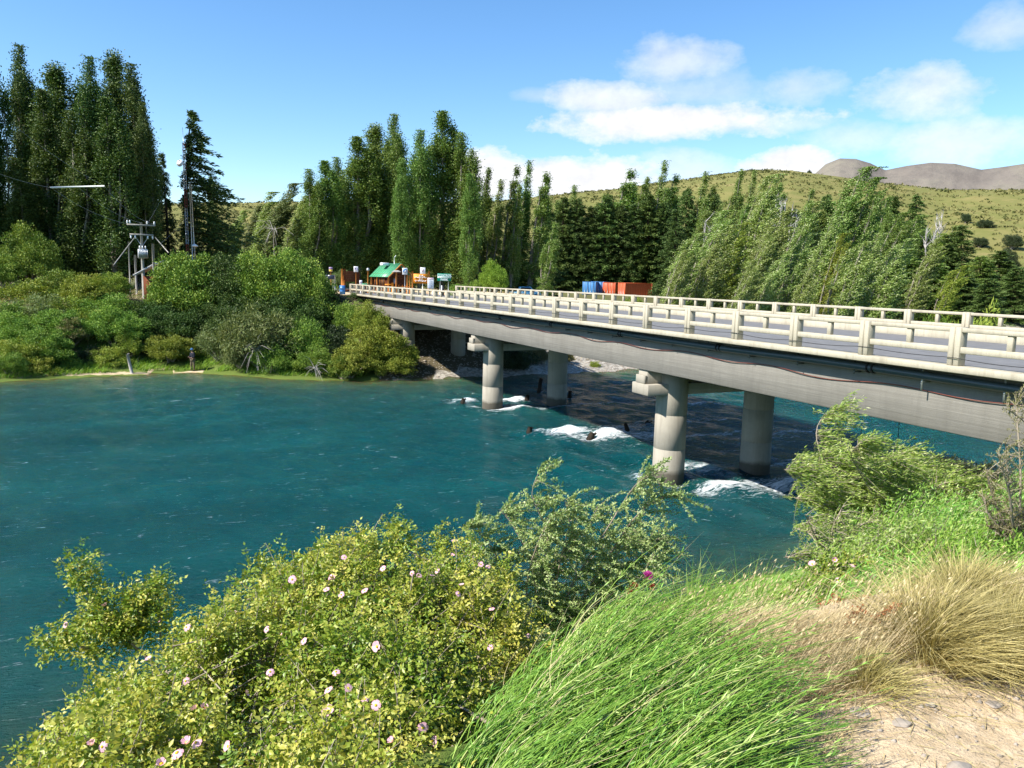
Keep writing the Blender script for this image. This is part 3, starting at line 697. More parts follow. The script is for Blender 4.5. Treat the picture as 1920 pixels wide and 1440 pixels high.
post_sign(619, 515.5, 523.5, 18, 80, M['navy'], 'long dark board on two posts beside the road left of the gate', 2, d_back, 'galv')

# orange banner on round posts
g = ground_at(788.5, 82); Y = 82
o = tag(empty('banner', g, face_cam(g[0], g[1]) + .12), 'orange banner with white brush lettering between round timber posts', 'banner')
k = Y / F; zb, zt = at(788, 531.5, Y)[2] - g[2], at(788, 513.5, Y)[2] - g[2]; w = 26.5 * k
a = Acc(); a.box(-w / 2, w / 2, -.02, .02, zb, zt); a.build('cloth', M['orange'], o)
def strokes(z, n, amp, x0, x1, seed):
    r = np.random.default_rng(seed); x = np.linspace(x0, x1, n)
    for i in range(n - 1):
        a = Acc(); zz = z + r.uniform(-amp, amp, 3)
        a.tube([(x[i], -.03, zz[0]), ((x[i] + x[i + 1]) / 2 - .01, -.03, zz[1] + amp), (x[i + 1] - .05, -.03, zz[2])], .035, 5); a.build('brush_stroke', M['signwhite'], o)
H = zt - zb
strokes(zb + H * .80, 5, .05, -w * .10, w * .2, 1); strokes(zb + H * .62, 11, .06, -w * .42, w * .42, 2); strokes(zb + H * .44, 4, .05, -w * .1, w * .18, 3); strokes(zb + H * .24, 12, .07, -w * .42, w * .42, 4)
for x, hh in ((-w / 2 - .1, zt + .25), (w / 2 + .12, zt + .3), (-w / 2 - .38, zt - .2), (-w / 2 - .62, zt - .15)):
    a = Acc(); a.tube([(x, .06, 0), (x + .01, .06, hh)], .085, 10); a.build('post', M['wood'], o, smooth=False)

# log cabin kiosk
Y = 87; g = ground_at(732, Y)
cab = tag(empty('cabin', g, face_cam(g[0], g[1]) + R(34)), 'small red brown log cabin with a green gabled roof', 'cabin')
W2, D2, HW, HR = 1.28, 1.35, 2.05, 3.15
a = Acc()
a.box(-W2 + .09, W2 - .09, -D2 + .09, D2 - .09, 0, HW - .02); a.build('wall', M['darkwood'], cab)
for i in range(13):
    z = .08 + i * .155
    for (x0, y0, x1, y1) in ((-W2 - .12, -D2, W2 + .12, -D2), (-W2 - .12, D2, W2 + .12, D2), (-W2, -D2 - .12, -W2, D2 + .12), (W2, -D2 - .12, W2, D2 + .12)):
        zz = z + (.0775 if x0 == x1 else 0)
        a = Acc(); a.tube([(x0, y0, zz), (x1, y1, zz)], .08, 8); a.build('log', M['darkwood'], cab)
a = Acc(); a.add([(-W2, -D2, HW), (W2, -D2, HW), (0, -D2, HR), (-W2, D2, HW), (W2, D2, HW), (0, D2, HR)], [(0, 1, 2), (3, 5, 4)]); a.build('gable', M['darkwood'], cab)
for s in (-1, 1):
    a = Acc(); ex, ez = s * (W2 + .42), HW - .36
    v = [(0, -D2 - .75, HR + .02), (ex, -D2 - .75, ez), (ex, D2 + .3, ez), (0, D2 + .3, HR + .02)]
    v2 = [(x, y, z + .06) for x, y, z in v]
    a.add(v + v2, [(0, 3, 2, 1), (4, 5, 6, 7), (0, 1, 5, 4), (1, 2, 6, 5), (2, 3, 7, 6), (3, 0, 4, 7)]); rf = a.build('roof', M['greenroof'], cab)
    for i in range(9):
        y = -D2 - .7 + i * (2 * D2 + .95) / 8
        b = Acc(); b.tube([(0, y, HR + .09), (ex, y, ez + .07)], .022, 4); b.build('roof_rib', M['greenroof'], rf)
    a = Acc(); a.tube([(s * .02, -D2 - .78, HR - .03), (ex, -D2 - .78, ez - .02)], .07, 6); a.build('barge_board', M['wood'], cab)
a = Acc(); a.box(-.75, .0, -D2 - .105, -D2 - .082, .05, 1.8); a.build('door', M['darkwood'], cab)
a = Acc(); a.box(-.58, -.17, -D2 - .13, -D2 - .107, 1.0, 1.55); a.build('notice', M['greymark'], cab)
for y0, y1 in ((-.9, -.05), (.1, .95)):
    a = Acc(); a.box(-W2 - .12, -W2 - .083, y0, y1, .85, 1.75); wn = a.build('window', M['glass'], cab)
    for i in range(4):
        b = Acc(); yy = y0 + (y1 - y0) * i / 3; b.box(-W2 - .15, -W2 - .122, yy - .035, yy + .035, .82, 1.78); b.build('mullion', M['wood'], wn)
for x, y in ((-W2 - .3, -D2 - .62), (W2 + .3, -D2 - .62), (-W2 - .32, .2), (-W2 - .32, D2)):
    a = Acc(); a.tube([(x, y, 0), (x, y, HW - .28)], .085, 8); a.build('veranda_post', M['wood'], cab)
a = Acc(); a.box(-1.2, -.3, -.25, .3, HR - .2, HR + .12, .05); a.build('roof_cover', M['signwhite'], cab, rot=(0, -R(30) * 0, 0))
a = Acc(); a.tube([(-.1, -.9, HR), (-.1, -.9, HR + .75)], .04, 6); a.tube([(-.1, -.9, HR + .7), (.12, -.9, HR + .95)], .035, 6); a.build('aerial', M['signwhite'], cab)

# lamp posts, fence, bins and other small things at the gate
def simple(name, px, Y, label, cat, fn, mat, group=None):
    g = ground_at(px, Y); o = empty(name, g, face_cam(g[0], g[1])); tag(o, label, cat, group); fn(o); return o
def f_lamp(o):
    a = Acc(); a.tube([(0, 0, 0), (0, 0, 2.35)], .07, 8); a.build('post', M['wood'], o); a = Acc(); a.lathe([(.02, 2.35), (.14, 2.4), (.16, 2.55), (.05, 2.68)], 10); a.build('lamp_head', M['galv'], o)
simple('lamp_post', 690, 82, 'round orange timber lamp post left of the cabin', 'lamp post', f_lamp, None)
def f_tee(o):
    a = Acc(); a.tube([(0, 0, 0), (0, 0, 2.3)], .08, 8); a.build('post', M['wood'], o)
    a = Acc(); a.box(-.46, .46, -.25, .25, 2.3, 2.36); a.add([(-.46, -.25, 2.363), (.46, -.25, 2.363), (.46, .25, 2.363), (-.46, .25, 2.363), (-.2, 0, 2.5), (.2, 0, 2.5)], [(0, 1, 5, 4), (2, 3, 4, 5)]); a.build('shelter_roof', M['greywood'], o)
simple('lamp_post', 743, 79, 'timber post with a little grey roof in front of the cabin', 'lamp post', f_tee, None)
def f_orange(o):
    a = Acc(); a.tube([(0, 0, 0), (0, 0, 1.25)], .10, 8); a.build('post', M['orange'], o); a = Acc(); a.box(-.75, -.1, -.05, .05, 1.0, 1.12); a.build('arm', M['orange'], o)
simple('barrier_post', 736, 77.5, 'bright orange barrier post with a short arm before the cabin', 'barrier', f_orange, None)
def fence(px0, px1, Y, n, label):
    g0 = ground_at((px0 + px1) / 2, Y); o = tag(empty('fence', g0, 0), label, 'fence')
    xs = [ground_at(px0 + (px1 - px0) * i / (n - 1), Y) for i in range(n)]
    for x in xs:
        a = Acc(); a.tube([(x[0] - g0[0], 0, -.05), (x[0] - g0[0], 0, 1.0)], .06, 7); a.build('post', M['wood'], o)
    for z in (.4, .8):
        a = Acc(); a.tube([(xs[0][0] - g0[0] - .1, -.07, z), (xs[-1][0] - g0[0] + .1, -.07, z)], .045, 6); a.build('rail', M['wood'], o)
fence(684, 724, 81, 8, 'low orange timber post and rail fence in front of the cabin')
fence(748, 775, 82, 5, 'short orange timber rail fence between cabin and banner')
def f_bin(o):
    a = Acc(); a.box(-.42, .42, -.35, .35, 0.05, .75, .03); a.build('body', M['darkwood'], o); a = Acc(); a.box(-.48, .48, -.4, .4, .753, 1.05, .1); a.build('lid', M['greenroof'], o)
simple('bin', 682.5, 81.5, 'green lidded bin between the gate and the lamp post', 'bin', f_bin, None)
def f_drum(o):
    a = Acc(); a.lathe([(.27, 0), (.27, .3), (.29, .31), (.27, .33), (.27, .6), (.29, .61), (.27, .63), (.27, .9)], 14); a.build('drum_body', M['signblue'], o, smooth=True)
simple('drum', 642, 76.5, 'blue steel drum beside the far end of the bridge', 'drum', f_drum, None)
def f_delin(o):
    a = Acc(); a.box(-.09, .0, -.03, .03, 0, 1.15); a.build('white_half', M['signwhite'], o); a = Acc(); a.box(.003, .2, -.03, .03, 0, 1.05); a.build('black_half', M['rubber'], o)
simple('marker_post', 829, 77, 'black and white marker post under the green sign', 'marker post', f_delin, None)
for px, yy, lab in ((610, 80, 'short white roadside post, leftmost by the bend'), (613, 82, 'short white roadside post next to the leftmost one'), (628, 77, 'thin tall grey pole at the roadside before the bridge')):
    tall = px == 628
    def f_p(o):
        a = Acc(); a.tube([(0, 0, 0), (0, 0, 1.9 if tall else .8)], .04, 7); a.build('shaft', M['galv'] if tall else M['signwhite'], o)
    simple('roadside_post', px, yy, lab, 'post', f_p, None)
# dark timber gate frame
g = ground_at(656, 85); o = tag(empty('timber_gate', g, face_cam(g[0], g[1]) + .5), 'tall dark red brown timber gate frame with an open middle', 'gate')
for x in (-.95, -.62, .75, 1.05):
    a = Acc(); a.tube([(x, 0, 0), (x + .02, 0, 2.5 if x < 0 else 2.2)], .11, 8); a.build('post', M['wood'] if x == -.95 else M['darkwood'], o)
for i in range(6):
    a = Acc(); a.box(-1.0, 1.1, -.06, .06, 1.15 + i * .19, 1.33 + i * .19, .01); a.build('plank', M['darkwood'], o)
a = Acc(); a.box(-1.0, 1.1, -.05, .05, .05, .3); a.build('sill', M['darkwood'], o)
for i, (x, z) in enumerate(((-.98, .0), (-1.02, .0))):
    a = Acc(); a.tube([(x, -.35 - .3 * i, 0), (x, -.3 - .3 * i, 1.8 - .5 * i)], .09, 8); a.build('stepped_post', M['wood'], o)

# ------------------------------------------------------------------ containers and a parked pickup behind the parapet
def container(px, Y, L, rot, mat, label, doors=True):
    v = ray(px, 545); x = v[0] * Y / v[1]; z = gz(x, Y) - .05
    o = tag(empty('container', (x, Y, z), rot), label, 'container', None)
    w, h = 2.44, 2.6
    def corr(p0, p1, nrm):      # corrugated sheet between two floor points
        p0 = np.array(p0); p1 = np.array(p1); n = int(np.linalg.norm(p1 - p0) / .14); pts = []
        for i in range(n + 1):
            d = .035 if (i % 4) in (1, 2) else 0.0
            pts.append(p0 + (p1 - p0) * i / n - np.array(nrm) * d)
        pts = np.array(pts); m_ = len(pts)
        vv = np.concatenate([np.column_stack([pts, np.full(m_, .12)]), np.column_stack([pts, np.full(m_, h - .08)])])
        i = np.arange(m_ - 1); return vv, np.stack([i, i + 1, i + 1 + m_, i + m_], 1)
    for nm, p0, p1, nr in (('side_panel', (0, 0), (L, 0), (0, -1)), ('side_panel', (0, w), (L, w), (0, 1)), ('end_panel', (L, 0), (L, w), (1, 0))):
        a = Acc(); a.add(*corr(p0, p1, nr)); a.build(nm, mat, o)
    for y0 in (.1, w / 2 + .01):
        a = Acc(); a.box(-.06, -.0, y0, y0 + w / 2 - .11, .15, h - .12, .01); d_ = a.build('door', mat, o)
        for yy in (.3, .85):
            b = Acc(); b.tube([(-.09, y0 + yy, .15), (-.09, y0 + yy, h - .12)], .025, 6); b.build('locking_bar', M['galv'], d_)
    for x_ in (0, L):
        for y_ in (0, w):
            a = Acc(); a.box(x_ - .07, x_ + .07, y_ - .07, y_ + .07, 0, h, .01); a.build('corner_post', mat, o)
    a = Acc(); a.box(.05, L - .05, .05, w - .05, h - .078, h - .03); a.build('roof', mat, o)
    a = Acc(); a.box(.075, L - .075, -.05, .045, h - .077, h); a.box(.075, L - .075, w - .045, w + .05, h - .077, h); a.box(.075, L - .075, -.05, .045, .0, .115); a.build('rail', mat, o)
    return o
container(1172, 150, 6.06, R(24), M['contred'], 'orange red shipping container, the rightmost and largest')
container(1153, 153, 6.06, R(66), M['contred'], 'orange red shipping container squeezed between a blue one and the larger red one')
container(1131, 155, 6.06, R(72), M['contblue'], 'blue shipping container with dark gap, second from the left')
container(1116, 152, 6.06, R(75), M['contblue'], 'pale blue shipping container, leftmost of the group')
def build_pickup():
    px, Y = 983, 100; v = ray(px, 545); x = v[0] * Y / v[1]; z = gz(x, Y)
    o = tag(empty('pickup', (x, Y, z), R(8)), 'light blue pickup parked behind the far parapet', 'pickup')
    a = Acc(); a.box(-2.4, 2.3, -.85, .85, .45, .95, .1); a.build('body', M['carblue'], o)
    a = Acc(); v = [(-.9, -.8, .95), (1.2, -.8, .95), (1.2, .8, .95), (-.9, .8, .95), (-.6, -.7, 1.6), (.75, -.7, 1.6), (.75, .7, 1.6), (-.6, .7, 1.6)]
    a.add(v, [(0, 1, 5, 4), (1, 2, 6, 5), (2, 3, 7, 6), (3, 0, 4, 7), (4, 5, 6, 7)]); a.build('cab', M['carblue'], o)
    a = Acc(); a.add([(-.72, -.79, 1.02), (1.0, -.79, 1.02), (.72, -.715, 1.52), (-.55, -.715, 1.52)], [(0, 1, 2, 3)]); a.build('side_window', M['glass'], o)
    a = Acc(); a.box(1.25, 2.2, -.8, .8, .95, 1.15, .05); a.build('load_bed', M['signwhite'], o)
    for x_ in (-1.5, 1.45):
        for y_ in (-.8, .8):
            a = Acc(); a.tube([(x_, y_ - .1, .34), (x_, y_ + .1, .34)], .34, 16); w_ = a.build('wheel', M['rubber'], o); b = Acc(); b.tube([(x_, y_ - .11, .34), (x_, y_ + .11, .34)], .18, 12); b.build('rim', M['galv'], w_)
build_pickup()

# ------------------------------------------------------------------ left bank: power pole, mast, roof, wires, leaning post
Y = 74; g = ground_at(269, Y); gz0 = g[2]
pole = tag(empty('utility_pole', g, face_cam(g[0], g[1]) + .1), 'wooden utility pole with two crossarms and a grey transformer box', 'utility pole')
zt = at(268, 417, Y)[2] - gz0; k = Y / F
a = Acc(); a.tube([(0, 0, 0), (0, 0, zt)], [.15, .11], 10); a.build('shaft', M['greywood'], pole)
z1, z2 = zt - 5 * k, zt - 22.5 * k
for z, w in ((z1, 24 * k), (z2, 20 * k)):
    a = Acc(); a.box(-w, w, -.18, -.08, z - .07, z + .07); ar = a.build('crossarm', M['greywood'], pole)
    for x in (-w * .96, -w * .78, w * .42, w * .92) if z == z1 else (-w * .9, -w * .55, w * .5, w * .92):
        b = Acc(); s = 1 if z == z1 else -1; zz = z + s * .09
        b.lathe([(.03, zz), (.085, zz + s * .06), (.05, zz + s * .14), (.08, zz + s * .2), (.03, zz + s * .3)] if s > 0 else [(.03, zz - .3), (.08, zz - .2), (.05, zz - .14), (.085, zz - .06), (.03, zz)], 8, x, -.13); b.build('insulator', M['signwhite'], ar)
for s in (-1, 1):
    a = Acc(); a.tube([(0, -.14, z2 - 1.1), (s * .62, -.14, z2 - .06)], .025, 5); a.build('arm_brace', M['galv'], pole)
zx = zt - 57 * k
a = Acc(); a.box(-.42, .42, -.75, -.16, zx - .45, zx + .42, .06); tr = a.build('transformer', M['galv'], pole)
for i in range(7):
    b = Acc(); x = -.36 + i * .12; b.box(x - .015, x + .015, -.86, -.753, zx - .36, zx + .3); b.build('cooling_fin', M['galv'], tr)
for x in (-.25, 0, .25):
    b = Acc(); b.lathe([(.05, zx + .42), (.05, zx + .72)], 8, x, -.45); b.build('bushing', M['signwhite'], tr)
def rod(name, p, q_, r, mat, label, cat, group=None, k=7):
    p = np.array(p); a = Acc(); a.tube([(0, 0, 0), np.array(q_) - p], r, k); return tag(a.build(name, M[mat], loc=tuple(p)), label, cat, group)
def pix(px, py, Y): return at(px, py, Y)
rod('stay_pole', pix(213, 497, 72), pix(252, 446, 74), .045, 'greywood', 'slanting timber strut rising from the bushes to the left end of the pole crossarm', 'strut')
rod('stay_pole', pix(316, 474, 72), pix(291, 445, 74), .04, 'greywood', 'short slanting strut on the right side of the utility pole', 'strut')
rod('pole', (pix(287, 470, 75)[0], 75, gz(pix(287, 470, 75)[0], 75)), pix(286.5, 457, 75), .12, 'greywood', 'short thick grey pole just right of the transformer pole', 'pole')
rod('pole', (pix(253, 470, 76)[0], 76, gz(pix(253, 470, 76)[0], 76)), pix(253, 478, 76), .10, 'greywood', 'stubby grey pole left of the transformer pole', 'pole')
rod('pole', (pix(241, 470, 76)[0], 76, gz(pix(241, 470, 76)[0], 76)), pix(241, 453, 76), .06, 'greywood', 'thin dark pole left of the transformer pole near the dark trees', 'pole')
# roof of a shed showing over the bushes
p0, p1 = pix(249, 515, 72), pix(292, 492, 76)
shed = tag(empty('shed', (p0[0] + 1.2, 73.5, gz(p0[0] + 1.2, 73.5)), 0), 'shed with a white roof edge sloping up behind the bushes under the pole', 'shed')
b0 = np.array(shed.location)
a = Acc(); a.box(-1.1, 1.6, .3, 3.0, 0, p0[2] - b0[2] - .1); a.build('wall', M['darkwood'], shed)
lo, hi = p0 - b0, p1 - b0
a = Acc(); dv = np.array([.0, 2.6, .35])
v = [lo, hi, hi + dv, lo + dv]; v2 = [x - np.array([0, 0, .12]) for x in v]
a.add(v + v2, [(0, 1, 2, 3), (4, 7, 6, 5), (0, 4, 5, 1), (1, 5, 6, 2), (2, 6, 7, 3), (3, 7, 4, 0)]); a.build('roof', M['whitepaint'], shed)
# lattice mast
Y = 86; g = ground_at(353, Y); mast = tag(empty('radio_mast', g, .3), 'slim red and white lattice radio mast with a white dish', 'mast')
ztop = at(349, 268, Y)[2] - g[2]; zbase = at(356, 462, Y)[2] - g[2]
tri = [(.16 * math.cos(x), .16 * math.sin(x)) for x in (0, 2.094, 4.189)]
nb = 16; hs = np.linspace(0, ztop, nb + 1)
for i in range(nb):
    a = Acc(); z0, z1_ = hs[i], hs[i + 1]
    for j in range(3):
        x, y = tri[j]; x2, y2 = tri[(j + 1) % 3]; a.tube([(x, y, z0), (x, y, z1_)], .022, 5)
        for m_ in range(3):
            za, zb_ = z0 + (z1_ - z0) * m_ / 3, z0 + (z1_ - z0) * (m_ + 1) / 3; a.tube([(x, y, za), (x2, y2, zb_)], .011, 4); a.tube([(x2, y2, za), (x, y, zb_)], .011, 4)
    a.build('lattice_section', M['mastred'] if i in (4, 9, 10, 13, 15) else M['galv'], mast)
a = Acc(); a.tube([(0, 0, ztop), (-.05, 0, ztop + 1.6)], .02, 5); a.build('whip_aerial', M['galv'], mast)
zd = at(345, 308, Y)[2] - g[2]
a = Acc(); a.lathe([(.02, 0), (.2, .03), (.32, .09), (.38, .18)], 16); a.build('dish', M['whitepaint'], mast, smooth=True, loc=(-.3, -.35, zd), rot=(R(80), 0, R(-25)))
for px0, px1, lab in ((360, 366, 'slim grey pole leaning beside the radio mast with a white lamp at its foot'), (357, 361, 'second thin grey pole close to the radio mast')):
    p = pix(px1, 470, 84); rod('pole', (p[0], 84, gz(p[0], 84)), pix(px0 - 2, 345, 84), .05, 'galv', lab, 'pole')
p = pix(365, 463, 83); a = Acc(); a.lathe([(.05, 0), (.34, .05), (.36, .12), (.1, .3)], 14); tag(a.build('lamp', M['whitepaint'], smooth=True, loc=tuple(p)), 'white bowl shaped lamp at the foot of the mast above the bushes', 'lamp')
a = Acc(); a.tube([(0, 0, 0), (0, 0, gz(p[0], p[1]) - p[2])], .05, 6); a.build('lamp_stem', M['galv'], bpy.data.objects['lamp'])
# suspended bar and wires
bl, br = pix(95, 351.5, 70), pix(196, 349, 71)
rod('spreader_bar', bl, br, .075, 'whitepaint', 'long thin white bar hanging level on the wires before the dark poplars', 'bar')
def wire(p, q_, sag, label, r=.007):
    p = np.array(p); q_ = np.array(q_); s = np.linspace(0, 1, 14)
    pts = p + (q_ - p) * s[:, None]; pts[:, 2] -= sag * 4 * s * (1 - s); a = Acc(); a.tube(pts - p, r, 4)
    return tag(a.build('power_line', M['galv'], loc=tuple(p)), label, 'wire', 'overhead wires on the left bank')
wire(pix(-60, 300, 66), bl, .3, 'thin wire from the left edge to the left end of the white bar'); wire(pix(20, 230, 66), br, .3, 'thin wire from the upper left to the right end of the white bar')
wire(bl, pix(246, 421, 74), .5, 'thin wire from the left end of the white bar to the pole crossarm'); wire((bl + br) / 2, pix(266, 418, 74), .5, 'thin wire from the middle of the white bar to the pole top'); wire(br, pix(290, 421, 74), .6, 'thin wire from the right end of the white bar to the crossarm')
wire(pix(277, 418, 74), pix(318, 335, 90), .3, 'thin wire rising from the pole top towards the conifer'); wire(pix(352, 406, 85), pix(300, 458, 78), .1, 'guy wire from the radio mast down to the pole')
p = ut(-2.2, 64.0 + 2.0); z = gz(*p); p = np.array([p[0], p[1], z - .3])
a = Acc(); top = pix(239, 664, p[1]) - p
a.tube([(0, 0, 0), top * .5, top], [.13, .12, .11], 8); a.tube([top * .93, top * 1.02 + np.array([.1, 0, .02])], [.1, .06], 6)
tag(a.build('leaning_post', M['deadtwig'], loc=tuple(p)), 'pale timber post leaning left at the water edge', 'post')

# ------------------------------------------------------------------ tree kinds (20 m tall before scaling)
def proto_poplar(seed, W=3.6, nl=5, clumps=48, per=190, leaf=.17, wind=0.0, mat='lf_poplar', low=.07, loose=1.0, pw=2.4, lean=2.6):
    r = np.random.default_rng(seed); tr = Acc(); cr = Acc(); H = 20.0
    P = []; A = []
    for k in range(nl):
        Hk = H if k == 0 else H * r.uniform(.70, .98); th = r.uniform(0, 6.28); off = 0 if k == 0 else W * r.uniform(.12, .34); st = r.uniform(.5, 3.5)
        z = np.linspace(st if k else 0, Hk, 12); q_ = (z - z[0]) / (Hk - z[0]); o = off * np.minimum(1, q_ * 2.2)
        ax = lambda zz: np.stack([np.cos(th) * off * np.clip((zz - st) / (Hk - st) * 2.2, 0, 1) + wind * lean * (zz / H) ** 2, np.sin(th) * off * np.clip((zz - st) / (Hk - st) * 2.2, 0, 1), zz], -1)
        tr.tube(ax(z), (.24 if k == 0 else .13) * (1 - q_ * .93), 7)
        n = int(clumps * (1.3 if k == 0 else 1.0)); zc = H * low + (Hk - H * low) * r.uniform(0, 1, n) ** .85
        rel = zc / Hk; rad = W * .36 * np.clip(np.minimum(rel * 5, 1), 0, 1) * (1 - rel ** pw) * .9 + .08
        an = r.uniform(0, 6.28, n); rr = rad * np.sqrt(r.uniform(.15, 1, n)) * loose
        C = ax(zc) + np.stack([np.cos(an) * rr, np.sin(an) * rr, 0 * zc], 1)
        for i in range(n):
            # a steep branchlet with leaves clustered on its outer part
            base = ax(np.array([max(zc[i] - r.uniform(.8, 1.8), 1.0)]))[0]
            if i % 3 == 0: tr.tube([base, (base + C[i]) / 2 + [0, 0, -.15], C[i]], [.035, .022, .01], 4)
            m_ = int(per * r.uniform(.6, 1.3)); sp_ = r.uniform(.7, 1.35)
            pts = C[i] + r.normal(size=(m_, 3)) * np.array([.20, .20, .46]) * sp_ * W / 3.6
            if wind > .5:
                q1 = r.uniform(0, 1, m_); pts = C[i] + r.normal(size=(m_, 3)) * (.30 * (1.1 - q1))[:, None] * np.array([.8, .9, .8]); le = r.uniform(.5, 1.9); pts[:, 0] += q1 * 1.2 * wind * sp_ * le; pts[:, 2] += (q1 * 1.25 * sp_ - .3 * q1 ** 2) * le
            elif wind: pts[:, 0] += np.abs(r.normal(size=m_)) * .5 * wind; pts[:, 2] -= np.abs(r.normal(size=m_)) * .12 * wind
            P.append(pts); a_ = r.normal(size=(m_, 3)); a_[:, 2] += .6; a_[:, 0] += 2.2 * wind; A.append(a_)
    P = np.concatenate(P); A = np.concatenate(A); P[:, 2] = np.clip(P[:, 2], .6, 20.3)
    leafquads(cr, P, A, leaf * r.uniform(.6, 1.3, len(P)), leaf * .75 * r.uniform(.6, 1.2, len(P)), r.uniform(0, 1, len(P)))
    return tr.mesh('trunk', M['bark']), cr.mesh('crown', M[mat]), W
def proto_pine(seed, W=7.0, mat='lf_pine', droop=.25, step=.62, dens=1.0, wind=0.0, power=.75):
    r = np.random.default_rng(seed); tr = Acc(); cr = Acc(); H = 20.0; P = []; A = []
    tr.tube([(0, 0, 0), (.05, 0, H * .5), (wind * .6, 0, H)], [.30, .18, .02], 8)
    z = 1.0
    while z < H - .2:
        R_ = W / 2 * (1 - z / H) ** power * r.uniform(.72, 1.15) + .12
        for k in range(int(r.integers(5, 8))):
            an = r.uniform(0, 6.28); L_ = R_ * r.uniform(.6, 1.15); d = np.array([math.cos(an), math.sin(an), 0]); d[0] += wind * .7
            s_ = np.linspace(0, 1, 5); zz = z + r.uniform(-.25, .25) + L_ * (.18 * s_ - droop * 1.6 * s_ ** 2)
            pth = np.stack([wind * .6 * (z / H) ** 2 + d[0] * L_ * s_, d[1] * L_ * s_, zz], 1)
            if L_ > .8: tr.tube(pth, [.05, .04, .03, .02, .008], 4)
            m_ = int((14 + 56 * L_) * dens); q_ = r.uniform(.12, 1.03, m_) ** .8
            pts = np.stack([np.interp(q_, s_, pth[:, i]) for i in range(3)], 1) + r.normal(size=(m_, 3)) * np.array([.15, .15, .10]) * (.6 + L_ * .22)
            a_ = r.normal(size=(m_, 3)) * .55 + d * 1.0 + np.array([0, 0, -.12]); P.append(pts); A.append(a_)
        z += step * r.uniform(.7, 1.2) * (1 - .35 * z / H)
    P = np.concatenate(P); A = np.concatenate(A)
    leafquads(cr, P, A,   .31 * r.uniform(.6, 1.3, len(P)), .12 * r.uniform(.7, 1.3, len(P)), r.uniform(0, 1, len(P)))
    return tr.mesh('trunk', M['darkbark']), cr.mesh('crown', M[mat]), W
POP = [proto_poplar(11, 3.8, 5, pw=3.4), proto_poplar(12, 4.0, 6, 44, pw=3.0), proto_poplar(13, 3.6, 4, 52, pw=3.6), proto_poplar(14, 4.4, 7, 42, pw=3.0)]
SPIRE = [proto_poplar(21, 2.4, 3, 46, 125, .165, .3, pw=1.5), proto_poplar(22, 2.6, 4, 40, 120, .165, .4, pw=1.3), proto_poplar(23, 2.2, 3, 44, 110, .165, .45, loose=1.2, pw=1.6)]
SILV = [proto_poplar(31, 4.6, 4, 54, 150, .185, .85, 'lf_silver', .03, 1.0, 1.0, 3.2), proto_poplar(32, 5.0, 5, 48, 150, .185, 1.0, 'lf_silver', .02, 1.0, .9, 3.6), proto_poplar(33, 4.2, 3, 62, 140, .185, .75, 'lf_silver', .03, 1.0, 1.1, 3.0)]
PINE = [proto_pine(41, power=.62), proto_pine(42, 6.2, dens=1.2, power=.55), proto_pine(43, 7.8, power=.5)]
FIR = [proto_pine(51, 8.6, droop=.42, wind=1.2, step=.74, dens=.95, power=.95)]

def tree(name, kind, px, pytop, Y, wpx, label, group=None, cat='tree', mat=None, px_base=None, rot=None):
    tr, cr, W = kind
    v = ray(px if px_base is None else px_base, 530); x = float(v[0] * Y / v[1]); z = gz(x, Y) - .1
    h = at(px, pytop, Y)[2] - z; w = wpx * Y / F
    o = tag(empty(name, (x, Y, z), random.uniform(-.5, .5) if rot is None else rot), label, cat, group)
    s = (w / W, w / W, h / 20.0)
    link('trunk', tr, o, scale=s); c = link('crown', cr, o, scale=s)
    if mat: c.material_slots[0].link = 'OBJECT'; c.material_slots[0].material = M[mat]
    return o
ORD = ['first', 'second', 'third', 'fourth', 'fifth', 'sixth', 'seventh', 'eighth', 'ninth', 'tenth', 'eleventh', 'twelfth', 'thirteenth', 'fourteenth', 'fifteenth', 'sixteenth']
# great dark poplars on the left bank
left = [(8, 122, 84, 58), (62, 94, 88, 62), (100, 175, 82, 60), (126, 124, 86, 92), (188, 116, 84, 66), (234, 101, 88, 74), (262, 128, 86, 66), (280, 200, 82, 44), (40, 300, 80, 62), (150, 215, 80, 70), (215, 190, 79, 66)]
left.sort()
for i, (px, py, Y, w) in enumerate(left):
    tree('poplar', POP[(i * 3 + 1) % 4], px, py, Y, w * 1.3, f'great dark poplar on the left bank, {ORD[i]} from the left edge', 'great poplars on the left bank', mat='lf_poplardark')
for i, (px, py, Y, w) in enumerate([(-55, 110, 82, 80), (-150, 90, 84, 90), (-260, 100, 80, 90), (-105, 140, 76, 80), (-200, 120, 74, 80), (-330, 110, 76, 90)]):
    tree('poplar', POP[i % 4], px, py, Y, w * 1.2, 'great dark poplar added unseen beyond the left edge to cast shade', 'unseen poplars added for shade')  # out-of-view trees, added to throw shade on the left bank poplars
tree('conifer', FIR[0], 372, 206, 92, 190, 'dark ragged conifer with a bent top behind the radio mast', px_base=352, rot=0)
tree('conifer', FIR[0], 322, 285, 94, 110, 'lower dark conifer between the left poplars and the radio mast', px_base=318, rot=2.5)
tree('conifer', FIR[0], 398, 330, 98, 90, 'small dark conifer right of the ragged tall one', px_base=392, rot=.4)
